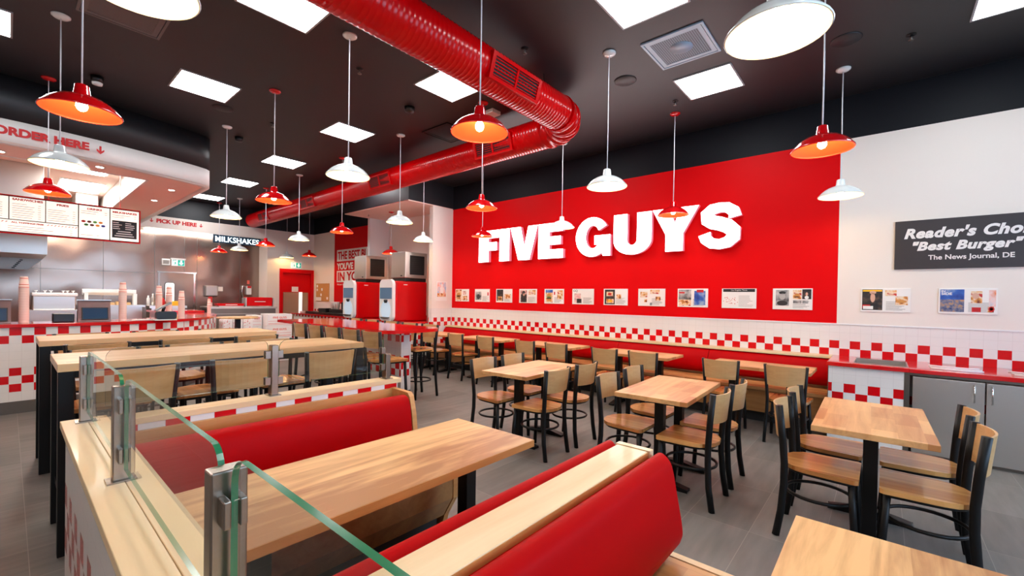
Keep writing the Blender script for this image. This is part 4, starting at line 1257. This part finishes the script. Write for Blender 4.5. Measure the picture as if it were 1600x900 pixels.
def terminal(y, label, logo=True):
    t = thing('order_terminal', label, 'terminal', (-8.12, y, 1.073), 0, 'order terminals')
    mb = MB()
    mb.prism([(-0.10, 0), (0.06, 0), (0.035, 0.04), (-0.02, 0.285), (-0.05, 0.285)], (0, -0.16, 0), XR, ZU, -0.32)
    mb.build('housing', M['terminal'], t, 0.004)
    s = MB().box(0.03, -0.125, 0.03, 0.043, 0.135, 0.19)
    s.v = [(x - (z - 0.03) * 0.22 + 0.012, yy, z) for x, yy, z in s.v]
    s.build('screen_bezel', 'black_plastic', t)
    s = MB().box(0.043, -0.115, 0.04, 0.046, 0.125, 0.18)
    s.v = [(x - (z - 0.03) * 0.22 + 0.012, yy, z) for x, yy, z in s.v]
    s.build('screen', 'screen_blue', t)
    if logo:
        o = text('ORACLE', 'screen_lettering', 'screen_text', t, (0.036, -0.045, 0.105), YR, 0.10, 0.014, 0.002, 0.02)
    MB().box(-0.03, -0.17, 0.285, 0.0, 0.17, 0.293).build('top_edge', 'steel', t)
terminal(0.77, 'order terminal with a blue lettered screen on the order counter')
terminal(-0.13, 'order terminal half cut by the left edge of the photo', False)
t = thing('card_reader', 'black card reader on a tilted grey stand at the curve of the order counter', 'card reader', (-8.05, 1.52, 1.073))
MB().prism([(-0.06, 0), (0.06, 0), (0.06, 0.015), (-0.06, 0.015)], (0, -0.13, 0), XR, ZU, -0.26).build('foot', 'paper', t)
MB().prism(rrect(-0.11, 0.015, 0.13, 0.13, 0.035), (0.05, 0, 0), YR, ZU, -0.12).build('printer', 'black_plastic', t, 0.01)
MB().prism([(-0.12, 0.15), (-0.11, 0.135), (0.07, 0.25), (0.06, 0.27)], (0.06, 0, 0), YR, ZU, -0.14).build('tilted_stand', 'steel_dark', t)
MB().tube([(0, -0.03, 0.12), (0, -0.01, 0.20)], 0.02, 8).build('neck', 'black_plastic', t)
t = thing('receipt_box', 'small black printer between the left cup stack and the blue terminal', 'printer', (-8.2, 0.48, 1.073))
MB().box(-0.08, -0.1, 0, 0.1, 0.1, 0.11).build('housing', 'black_plastic', t, 0.01)
t = thing('paper_pile', 'flat pile of white papers on the order counter before the card reader', 'papers', (-8.15, 1.28, 1.073))
for i in range(4):
    MB().box(-0.12 + i * 0.01, -0.12 + i * 0.012, i * 0.003, 0.1 + i * 0.005, 0.12 - i * 0.01, i * 0.003 + 0.0028).build('sheet', 'paper', t)

t = thing('menu_board', 'lit white menu board in a red frame hanging over the order counter', 'menu board', (-9.5, 0, 0))
bz0, bz1 = 2.305, 2.83
MB().box(-0.05, -1.4, bz1, 0.004, 1.452, bz1 + 0.014).box(-0.05, -1.4, bz0 - 0.014, 0.004, 1.452, bz0).box(-0.05, 1.438, bz0, 0.004, 1.452, bz1).build('frame', 'red_paint', t)
MB().box(-0.05, -1.4, bz0, -0.001, 1.438, bz1).build('backing', 'ink_black', t)
for (a, b, z0, z1) in ((-0.55, 0.005, 2.50, 2.818), (0.015, 0.362, 2.50, 2.818), (0.372, 0.708, 2.50, 2.818), (-1.39, 0.708, 2.318, 2.488), (0.72, 1.068, 2.318, 2.818), (1.08, 1.43, 2.318, 2.818), (-1.39, -0.56, 2.50, 2.818)):
    MB().box(0.0, a, z0, 0.004, b, z1).build('menu_panel', 'menu_face', t)
for s, y0, w_, z0, h_ in (('SANDWICHES', 0.04, 0.30, 2.772, 0.034), ('FRIES', 0.48, 0.13, 2.76, 0.032), ('DRINKS', 0.81, 0.17, 2.76, 0.03), ('MILKSHAKES', 1.105, 0.30, 2.758, 0.032), ('ALL TOPPINGS FREE', 0.03, 0.32, 2.445, 0.022), ('BURGERS', -0.36, 0.28, 2.772, 0.034)):
    text(s, 'heading', 'ink_red', t, (0.004, y0, z0), YR, w_, h_, 0.002, 0.05)
tx = MB()
r_ = random.Random(5)
for y0, y1, z0, z1 in ((0.04, 0.32, 2.53, 2.74), (0.39, 0.68, 2.53, 2.72), (0.74, 1.04, 2.70, 2.74), (0.74, 0.95, 2.36, 2.39), (-0.5, -0.05, 2.53, 2.74), (0.0, 0.65, 2.335, 2.42), (1.10, 1.40, 2.69, 2.735)):
    z = z0
    while z < z1:
        tx.box(0.004, y0, z, 0.0055, y0 + (y1 - y0) * r_.uniform(0.5, 0.8), z + 0.006)
        tx.box(0.004, y1 - 0.03, z, 0.0055, y1, z + 0.006)
        z += 0.032
tx.build('printed_text', 'ink', t)
zz = MB()
for i in range(26):
    y = -0.25 + i * 0.037
    if 0.0 < y < 0.36: continue
    zz.prism([(y, 2.45), (y + .012, 2.45), (y + .03, 2.467), (y + .018, 2.467)], (0.004, 0, 0), YR, ZU, 0.002)
zz.build('zigzag_rule', 'ink_red', t)
for i, (y, z, c) in enumerate(((0.77, 2.575, 'ink_red'), (0.835, 2.575, 'd_brown'), (0.90, 2.575, 'd_green'), (0.965, 2.575, 'd_orange'), (0.80, 2.525, 'd_green2'), (0.865, 2.525, 'd_brown'), (0.93, 2.525, 'd_orange'), (0.995, 2.525, 'd_navy'))):
    if c not in M:
        M[c] = mat(c, {'d_brown': (110, 40, 34), 'd_green': (90, 176, 70), 'd_orange': (250, 160, 50), 'd_green2': (30, 140, 60), 'd_navy': (50, 70, 170)}[c], 0.5)
    MB().prism([(y + 0.025 * math.cos(2 * PI * k / 16), z + 0.018 * math.sin(2 * PI * k / 16)) for k in range(16)], (0.004, 0, 0), YR, ZU, 0.002).build('drink_badge', c, t)
p = MB().box(0.004, 1.10, 2.36, 0.006, 1.405, 2.64).build('flavour_panel', M['ink_black'], t)
tx = MB()
for i in range(4):
    z = 2.60 - i * 0.032
    tx.box(0.006, 1.11, z, 0.0075, 1.11 + r_.uniform(.06, .11), z + 0.012); tx.box(0.006, 1.26, z, 0.0075, 1.26 + r_.uniform(.06, .12), z + 0.012)
for i in range(3):
    tx.box(0.006, 1.17 - i * 0.02, 2.46 - i * 0.036, 0.0075, 1.33 + i * 0.02, 2.474 - i * 0.036)
tx.build('printed_text', 'paper', p)
for y in (-0.9, 0.4, 1.2):
    MB().tube([(-0.03, y, 2.84), (-0.03, y, 3.6)], 0.006, 6).build('hanging_rod', 'steel', t)

# extractor hood, lights and equipment of the kitchen
t = thing('extractor_hood', 'large stainless extractor hood over the grill at the left edge', 'hood', (0, 0, 0))
MB().box(-14.6, -3.1, 2.10, -11.0, 0.45, 2.62).box(-14.2, -3.1, 2.62, -10.9, 0.40, 3.6).build('canopy', 'steel', t, 0.004)
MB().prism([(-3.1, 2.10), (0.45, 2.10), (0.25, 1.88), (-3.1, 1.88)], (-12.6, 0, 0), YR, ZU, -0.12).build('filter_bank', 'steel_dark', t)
fb = MB()
for i in range(6):
    fb.prism([(0.05 + i * 0.02, 1.90 + i * 0.03), (0.09 + i * 0.02, 1.90 + i * 0.03), (0.09 + i * 0.02, 1.92 + i * 0.03), (0.05 + i * 0.02, 1.92 + i * 0.03)], (-12.59, 0, 0), YR, ZU, 0.01)
fb.build('hooks', 'black_metal', t)
for i, (x, y) in enumerate(((-10.2, 0.86), (-12.3, 0.95))):
    t = thing('kitchen_light', ['bright white ceiling light inside the kitchen opening, nearer the order band', 'bright white ceiling light inside the kitchen opening, deeper in', 'kitchen ceiling light out at the left', 'kitchen ceiling light far left'][i], 'ceiling light', (x, y, 3.6), 0, 'kitchen ceiling lights')
    MB().box(-0.62, -0.32, -0.02, 0.62, 0.32, 0).build('frame', 'plastic_white', t)
    MB().box(-0.58, -0.28, -0.03, 0.58, 0.28, -0.02).build('diffuser', 'kitchen_light', t)
tag(MB().box(-14.9, 2.35, 3.12, -14.6, 4.4, 3.165).build('strip_light', 'strip'), 'long strip light at the top of the steel wall under the PICK UP HERE band', 'strip light')
t = thing('air_unit', 'white boxy unit on the kitchen ceiling inside the bright opening', 'air unit', (-13.6, 1.2, 3.35))
MB().box(-0.5, -0.25, 0, 0.4, 0.1, 0.25).build('housing', 'plastic_white', t, 0.01)
for x, y, s in ((-8.251, 0.826, 'recessed downlight in the soffit nearest the ORDER HERE arrow'), (-9.088, 1.785, 'recessed downlight in the soffit near its curved corner'), (-10.368, 1.78, 'recessed downlight in the soffit further along from the curved corner'), (-8.66 + 0.3, -0.068, 'recessed downlight in the soffit at the left edge'), (-14.65, 2.75, 'small downlight under the PICK UP HERE band')):
    zc = 3.2 if x > -14 else 3.17
    t = thing('downlight', s, 'downlight', (x, y, zc))
    MB().lathe([(0.040, -0.004), (0.055, -0.004), (0.058, 0.0)], 20).build('trim_ring', 'plastic_white', t)
    MB().lathe([(0.001, -0.005), (0.040, -0.005), (0.041, -0.002)], 20).build('lens', 'spot_light', t)

t = thing('drink_tub_dispenser', 'steel bain of lidded pots behind the order counter beside the tallest cup stack', 'pots', (-12.5, 0.31, 0))
MB().box(-0.3, 0.0, 1.10, 0.1, 0.60, 1.385).build('tank', 'steel', t, 0.02)
MB().box(-0.33, -0.01, 1.375, 0.12, 0.62, 1.44).build('lid', 'plastic_white', t, 0.015)
for y in (0.05, 0.17, 0.25, 0.42, 0.48, 0.56):
    MB().lathe([(0.012, 0), (0.012, 0.03), (0.028, 0.034), (0.028, 0.046)], 10, (0.0, y, 1.44)).build('knob', 'plastic_white', t)
MB().box(-0.4, -0.1, 1.08, 0.3, 0.63, 1.105).box(-0.35, -0.05, 0, 0.2, 0.6, 1.08).build('stand', 'steel', t)
t = thing('heated_shelf', 'white slope fronted heated shelf in the kitchen behind the blue terminal', 'heated shelf', (-12.5, 1.02, 0))
MB().prism([(0.0, 1.44), (0.0, 1.53), (0.10, 1.53), (0.10, 1.46), (0.05, 1.40)], (-0.3, 0, 0), XR, ZU, -0.86).build('hood', 'plastic_white', t, 0.006)
for y in (0.02, 0.80):
    MB().box(-0.3, y, 1.2, -0.1, y + 0.06, 1.44).build('side_post', 'plastic_white', t)
MB().box(-0.4, -0.05, 1.16, 0.25, 0.95, 1.20).box(-0.35, 0, 0, 0.2, 0.9, 1.16).build('stand', 'steel', t)
for i in range(5):
    MB().box(-0.2, 0.12 + i * 0.13, 1.2, 0.0, 0.22 + i * 0.13, 1.25 + 0.02 * (i % 2)).build('tray', 'cardboard', t)
t = thing('prep_shelf', 'kitchen prep table crowded with sauce bottles behind the order counter', 'prep table', (-12.0, 2.0, 0))
MB().box(-0.6, 0, 1.14, 0.0, 0.66, 1.19).box(-0.55, 0.03, 0, 0.0, 0.62, 1.14).build('table', 'steel', t)
for i, (y, c, h_, r) in enumerate(((0.04, 'plastic_white', 0.22, 0.03), (0.12, 'steel', 0.26, 0.035), (0.20, 'p_food', 0.16, 0.03), (0.295, 'ink_red', 0.17, 0.045), (0.39, 'plastic_white', 0.28, 0.035))):
    tag(MB().lathe([(r, 0), (r, h_ * 0.7), (r * 0.5, h_ * 0.85), (r * 0.5, h_)], 12, (-12.4, 2.0 + y - 0.0, 1.19)).build('sauce_bottle', c), ['white', 'steel', 'mottled', 'red', 'tall white'][i] + ' bottle on the kitchen prep table', 'bottle', 'bottles on the prep table')
tag(MB().box(-12.25, 2.4, 1.19, -12.05, 2.6, 1.29).build('snack_box', 'yellow', None, 0.004), 'yellow box on the kitchen prep table behind the card reader', 'box')
t = thing('towel_dispenser', 'steel paper towel dispenser on the steel kitchen wall', 'towel dispenser', (-15.055, 3.74, 1.40))
MB().box(0, 0, 0, 0.16, 0.31, 0.31).build('housing', 'steel', t, 0.02)
MB().box(0.02, 0.02, -0.015, 0.14, 0.29, 0.0).build('slot', 'black_plastic', t)
tag(MB().box(-15.055, 4.04, 1.55, -15.045, 4.21, 1.685).build('wall_notice', 'paper'), 'small white notice beside the steel towel dispenser', 'notice')
t = thing('soap_dispenser', 'red and white soap dispenser on the steel wall by the milkshake counter', 'soap dispenser', (-15.055, 4.83, 1.46))
MB().box(0, 0, 0, 0.1, 0.13, 0.27).build('body', 'plastic_white', t, 0.015)
MB().box(0.1, 0.01, 0.2, 0.104, 0.12, 0.27).build('label_band', 'ink_red', t)
MB().tube([(0.05, 0.0, 0.25), (0.05, -0.10, 0.27), (0.05, -0.13, 0.1), (0.05, -0.08, -0.15)], 0.012, 8).build('hose', 'chrome', t)
tag(MB().box(-15.055, 4.86, 1.79, -15.048, 4.93, 1.905).build('wall_notice', 'cup_red'), 'small pink notice above the red and white soap dispenser', 'notice')
t = thing('wall_clock_unit', 'small white digital clock on the steel wall left of the green sign', 'clock', (-15.055, 2.75, 2.235))
MB().box(0, 0, 0, 0.03, 0.19, 0.18).build('case', 'plastic_white', t, 0.02)
MB().box(0.03, 0.03, 0.04, 0.033, 0.16, 0.14).build('display', 'ink', t)
def exit_sign(x, y, z, w_, label):
    t = thing('exit_sign', label, 'exit sign', (x, y, z), 0, 'green exit signs')
    MB().box(0, 0, 0, 0.04, w_, 0.17).build('panel', 'exit_white', t)
    MB().box(0.04, w_ * 0.45, 0.005, 0.043, w_ * 0.98, 0.165).build('arrow_field', 'green_exit', t)
    c = w_ * 0.72
    MB().prism([(c - .02, .15), (c + .02, .15), (c + .02, .085), (c + .055, .085), (c, .02), (c - .055, .085), (c - .02, .085)], (0.043, 0, 0), YR, ZU, 0.002).build('arrow', 'exit_white', t)
    MB().box(0.04, w_ * 0.05, 0.01, 0.042, w_ * 0.09, 0.16).box(0.04, w_ * 0.09, 0.145, 0.042, w_ * 0.38, 0.16).build('door_symbol', 'green_exit', t)
    MB().prism([(w_ * .18, .02), (w_ * .24, .02), (w_ * .28, .07), (w_ * .32, .03), (w_ * .36, .04), (w_ * .30, .10), (w_ * .26, .135), (w_ * .22, .10)], (0.04, 0, 0), YR, ZU, 0.002).build('running_figure', 'green_exit', t)
    MB().box(0.0, -0.02, 0.17, 0.06, w_ + 0.02, 0.21).build('top_rail', 'plastic_white', t)
exit_sign(-15.04, 2.97, 2.235, 0.29, 'green and white exit sign on the steel kitchen wall')
exit_sign(XL + 0.02, 5.90, 2.345, 0.30, 'green and white exit sign above the red door')

# milkshake counter
t = thing('milkshake_counter', 'stainless steel milkshake counter under the MILKSHAKES sign', 'counter', (-11.9, 3.08, 0))
MB().box(-0.75, -0.02, 1.12, 0.03, 1.46, 1.165).build('top', 'steel', t, 0.004)
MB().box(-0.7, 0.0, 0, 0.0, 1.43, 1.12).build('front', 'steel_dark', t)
MB().box(0.0, 0.0, 0.99, 0.012, 1.43, 1.00).build('seam', 'steel', t)
t = thing('topping_box', 'tall red lidded topping box on the milkshake counter', 'topping box', (-12.0, 3.86, 1.166))
MB().prism(rrect(0.0, 0.02, 0.58, 0.235, 0.02), (0.06, 0, 0), YR, ZU, -0.25).build('lid', 'red_paint', t, 0.006)
MB().box(0.06, 0.17, 0.12, 0.064, 0.42, 0.135).build('lettering_strip', 'paper', t)
MB().box(-0.2, 0.60, 0.0, 0.05, 0.63, 0.22).build('bracket', 'steel', t)
MB().box(-0.2, -0.03, 0.0, 0.05, -0.005, 0.22).build('bracket', 'steel', t)
t = thing('topping_tray', 'low red topping tray on the milkshake counter left of the tall red box', 'topping tray', (-12.0, 3.22, 1.166))
MB().prism([(0.0, 0.08), (0.59, 0.08), (0.56, 0.02), (0.04, 0.02)], (0.06, 0, 0), YR, ZU, -0.25).build('lid', 'red_paint', t, 0.006)
MB().box(0.06, 0.18, 0.04, 0.064, 0.43, 0.055).build('lettering_strip', 'paper', t)
MB().box(-0.2, 0.05, 0, 0.04, 0.57, 0.022).build('tray_base', 'steel', t)
t = thing('syrup_pump', 'small red topped pump at the left end of the milkshake counter', 'pump', (-12.0, 3.10, 1.166))
MB().box(-0.04, -0.04, 0, 0.04, 0.04, 0.10).build('bottle', 'p_pink', t, 0.01)
MB().box(-0.03, -0.035, 0.10, 0.05, 0.035, 0.24).build('pump_head', 'ink_red', t, 0.01)
t = thing('round_bar_table', 'small round oak bar table in front of the milkshake counter', 'table', (-9.2, 2.82, 0))
MB().lathe([(0.001, 1.02), (0.33, 1.02), (0.335, 1.025), (0.335, 1.05), (0.001, 1.055)], 36).build('tabletop', 'bar_top', t)
MB().box(-0.04, -0.04, 0.02, 0.04, 0.04, 1.02).build('leg', 'black_metal', t, 0.003)
MB().lathe([(0.22, 0), (0.22, 0.01), (0.05, 0.04)], 24).build('foot', 'black_metal', t)
# peanut sacks and cartons
for i in range(3):
    for j in range(2):
        t = thing('peanut_sack', ['lower ', 'upper '][j] + ['left', 'middle', 'right'][i] + ' sack printed red on white, stacked before the milkshake counter', 'sack', (-10.35, 2.90 + i * 0.19, 0.49 * j), 0, 'white printed sacks on the floor')
        MB().box(-0.3, 0.003, 0, 0.0, 0.187, 0.475).build('sack_body', 'bag_print', t, 0.045, 3)
        MB().box(-0.2, 0.04, 0.47, -0.1, 0.15, 0.488).build('folded_top', 'paper', t)
def carton(x, y, z, w_, h_, label, rows):
    t = thing('carton', label, 'carton', (x, y, z), 0, 'white cartons stacked by the red bar')
    MB().box(-0.4, 0, 0, 0, w_, h_).build('box', 'box_card', t, 0.006)
    st = MB()
    for zz in rows:
        st.box(0.0, 0.02, zz, 0.002, w_ - 0.02, zz + 0.006)
    st.build('printed_lines', 'cup_red', t)
    text('FIVE GUYS', 'printed_name', 'cup_red', t, (0.0, w_ * 0.22, h_ * 0.62), YR, w_ * 0.55, 0.045, 0.002, 0.03)
for k in range(4):
    carton(-10.2, 3.70, k * 0.262, 0.52, 0.258, ['bottom', 'second from bottom', 'third from bottom', 'top'][k] + ' white carton of the right stack beside the red bar', (0.03, 0.05, 0.10))
for k in range(4):
    carton(-10.45, 3.50 - 0.02, k * 0.255, 0.2, 0.25, ['bottom', 'second from bottom', 'third from bottom', 'top'][k] + ' narrow white carton of the left stack behind the sacks', (0.04, 0.12, 0.2))

# ================================================================== BOOTHS
CAPZ = 0.90
M['tile_half'] = tile_mat('tiled half wall', {8: 0, 5: 0, 4: 1, 3: 0}, 1.094, 0.0665)
struct(MB().box(-2.70, 0.168, 0, 1.6, 0.302, CAPZ - 0.03), 'half_wall_side', 'tile_half')
struct(MB().box(-2.70, 0.302, 0, -2.60, 1.80, CAPZ - 0.03), 'half_wall_end', 'tile_half')
struct(MB().box(-2.767, 0.154, CAPZ - 0.03, 1.6, 0.236, CAPZ).box(-2.60, 0.2375, CAPZ - 0.03, 1.6, 0.316, CAPZ), 'half_wall_cap', 'oak_cap_x', 0.002)
struct(MB().box(-2.717, 0.3165, CAPZ - 0.03, -2.597, 1.832, CAPZ).box(-2.717, 0.2375, CAPZ - 0.03, -2.6015, 0.3165, CAPZ), 'half_wall_cap.001', 'oak_cap', 0.002)

def vinyl_cushion(t, pr, y0, y1, name='back_cushion'):
    pr = pr[:1] + smooth_profile(pr)[5:-5] + pr[-1:]
    k = len(pr)
    mb = MB()
    vs = [(x, y0, z) for x, z in pr] + [(x, y1, z) for x, z in pr]
    mb.add(vs, [tuple(reversed(range(k))), tuple(range(k, 2 * k))])
    mb.add(vs, [(i, (i + 1) % k, k + (i + 1) % k, k + i) for i in range(k)], 0, True)
    # keep faces outward whichever way the profile runs
    a = sum(pr[i][0] * pr[(i + 1) % k][1] - pr[(i + 1) % k][0] * pr[i][1] for i in range(k))
    if a > 0:
        mb.f = [tuple(reversed(f)) for f in mb.f]
    return mb.build(name, 'vinyl', t, 0.022, 4)
def booth_half(t, s, xb, y0, y1, cut=0.012, prof=None):
    """one bench: back face at xb, seat towards s*x"""
    X = lambda d: xb + s * d
    vinyl_cushion(t, prof or [(X(0.0), 0.49), (X(0.0), 0.79), (X(0.012), 0.825), (X(0.045), 0.851), (X(0.078), 0.833), (X(0.098), 0.795), (X(0.121), 0.68), (X(0.141), 0.572), (X(0.138), 0.525), (X(0.11), 0.488)], y0 + 0.01, y1 - cut)
    MB().box(X(0.0), y0, 0.415, X(0.545), y1 - 0.035, 0.452).build('seat', 'oak_seat', t, 0.003)
    MB().prism([(X(0.49), 0.28), (X(0.545), 0.28), (X(0.545), 0.415), (X(0.49), 0.415)], (0, y1 - 0.035, 0), XR, ZU, y1 - 0.035 - y0).build('front_panel', 'oak_front', t)
    MB().prism([(X(0.43), 0.15), (X(0.465), 0.15), (X(0.545), 0.28), (X(0.50), 0.28)], (0, y1 - 0.035, 0), XR, ZU, y1 - 0.035 - y0).build('sloped_panel', 'oak_front', t)
    MB().box(X(0.0), y0, 0, X(0.43), y1 - 0.06, 0.15).build('toe_kick', 'kick', t)
t = thing('booth_bench', 'red padded booth bench backing onto the tiled half wall', 'bench', (0, 0, 0))
MB().box(-2.597, 0.32, 0.452, -2.576, 1.742, 0.842).build('back_board', 'oak', t, 0.003)
MB().prism([(-2.59, 0), (-2.05, 0), (-2.01, 0.15), (-1.93, 0.28), (-1.93, 0.455), (-2.325, 0.455), (-2.325, 0.56), (-2.345, 0.70), (-2.375, 0.815), (-2.40, 0.84), (-2.597, 0.845)], (0, 1.777, 0), XR, ZU, 0.035).build('end_panel', 'oak', t, 0.003)
booth_half(t, 1, -2.48, 0.32, 1.777, 0.045, [(-2.575 + a, b) for a, b in ((0, .49), (0, .755), (.02, .772), (.07, .797), (.11, .815), (.15, .824), (.185, .816), (.21, .79), (.228, .73), (.242, .62), (.248, .56), (.238, .515), (.2, .488))])
t = thing('booth_divider', 'double sided red booth bench with an oak topped back between the two booth tables', 'bench', (0, 0, 0))
MB().box(-0.872, 0.32, 0.10, -0.735, 1.742, 0.85).build('back_board', 'oak_cap', t, 0.003)
MB().box(-0.735, 0.32, 0.75, -0.733, 1.742, 0.847).build('back_edge', 'edge_wood', t)
MB().prism([(-1.40, 0.455), (-1.40, 0.28), (-1.33, 0.15), (-1.28, 0), (-0.33, 0), (-0.28, 0.15), (-0.19, 0.28), (-0.19, 0.455), (-0.725, 0.455), (-0.725, 0.853), (-0.882, 0.853), (-0.882, 0.455)], (0, 1.777, 0), XR, ZU, 0.033).build('end_panel', 'oak_cap', t, 0.003)
booth_half(t, 1, -0.735, 0.32, 1.777)
booth_half(t, -1, -0.872, 0.32, 1.777)

b1 = make_table('large oak booth table between the red padded bench and the oak topped divider', 0.58, 1.46, 'booth tables', ((-0.07, 0.60), (-0.07, -0.45)), 0.22, 'plank_top', 0.75, 0)
b1.location = (-1.65, 1.05, 0)
for ch in b1.children:
    if ch.name.startswith('tabletop'):
        MB().box(0.29, -0.73, 0.7155, 0.2915, 0.73, 0.7495).build('edge_band', 'edge_wood', ch)
dup(b1, (0.075, 1.045, 0), 0, 'oak booth table cut off by the bottom edge of the photo', 'booth tables')

# glass screens on the half walls
def post(x, y, top, label, sides, axis='x'):
    t = thing('screen_post', label, 'post', (x, y, CAPZ), 0, 'steel posts of the glass screen')
    h = top - CAPZ
    if axis == 'x':
        MB().box(-0.018, -0.0265, 0.004, 0.018, 0.0265, h).build('post_tube', 'post_steel', t, 0.003)
        MB().box(-0.03, -0.04, 0, 0.03, 0.04, 0.005).build('base_plate', 'post_steel', t)
    else:
        MB().box(-0.0265, -0.018, 0.004, 0.0265, 0.018, h).build('post_tube', 'post_steel', t, 0.003)
        MB().box(-0.04, -0.03, 0, 0.04, 0.03, 0.005).build('base_plate', 'post_steel', t)
    for s in sides:
        for zc in (0.085, 0.235 if h > 0.26 else 0.2):
            c = MB()
            for d in (-1, 1):
                if axis == 'x':
                    c.box(s * 0.018, d * 0.006, zc - 0.022, s * 0.048, d * 0.017, zc + 0.022)
                else:
                    c.box(d * 0.006, s * 0.018, zc - 0.022, d * 0.017, s * 0.048, zc + 0.022)
            c.build('glass_clamp', 'post_steel', t, 0.002)
post(-2.69, 0.235, 1.192, 'brushed steel screen post at the far corner of the half wall', (1,))
post(-1.775, 0.235, 1.192, 'brushed steel screen post standing second from the corner of the half wall', (-1, 1))
post(-0.812, 0.235, 1.196, 'brushed steel screen post closest to the photographer, tall in the foreground', (-1, 1))
post(0.16, 0.235, 1.196, 'brushed steel screen post beside the photographer', (-1, 1))
post(-2.66, 1.0, 1.19, 'brushed steel screen post in the middle of the short half wall', (-1, 1), 'y')
post(-2.66, 1.748, 1.075, 'shorter steel screen post at the free end of the half wall', (-1,), 'y')
def pane(o, r, w_, h_, label, th=0.010, corners=(0, 0, 1, 1)):
    t = thing('glass_screen', label, 'glass screen', o, 0, 'glass panes of the booth screen')
    r = Vector(r)
    n = r.cross(Vector(ZU))
    out = rrect(0, 0, w_, h_, 0.045, 6, corners)
    MB().prism(out, -n * th / 2, r, ZU, th, 0, 1, 0).build('pane', ['glass', 'glass_edge'], t)
    return t
pane((-2.655, 0.235, 0.945), XR, 0.855, 0.272, 'clear glass pane between the corner post and the second post')
pane((-1.725, 0.235, 0.945), XR, 0.89, 0.277, 'clear glass pane over the booth between the second post and the foreground post')
pane((-0.772, 0.235, 0.945), XR, 0.91, 0.281, 'clear glass pane with a thick green edge right of the foreground post')
pane((-2.66, 0.29, 0.962), YR, 0.68, 0.262, 'clear glass pane on the short half wall nearer the corner')
pane((-2.66, 1.03, 0.955), YR, 0.69, 0.26, 'clear glass pane on the short half wall nearer its free end')
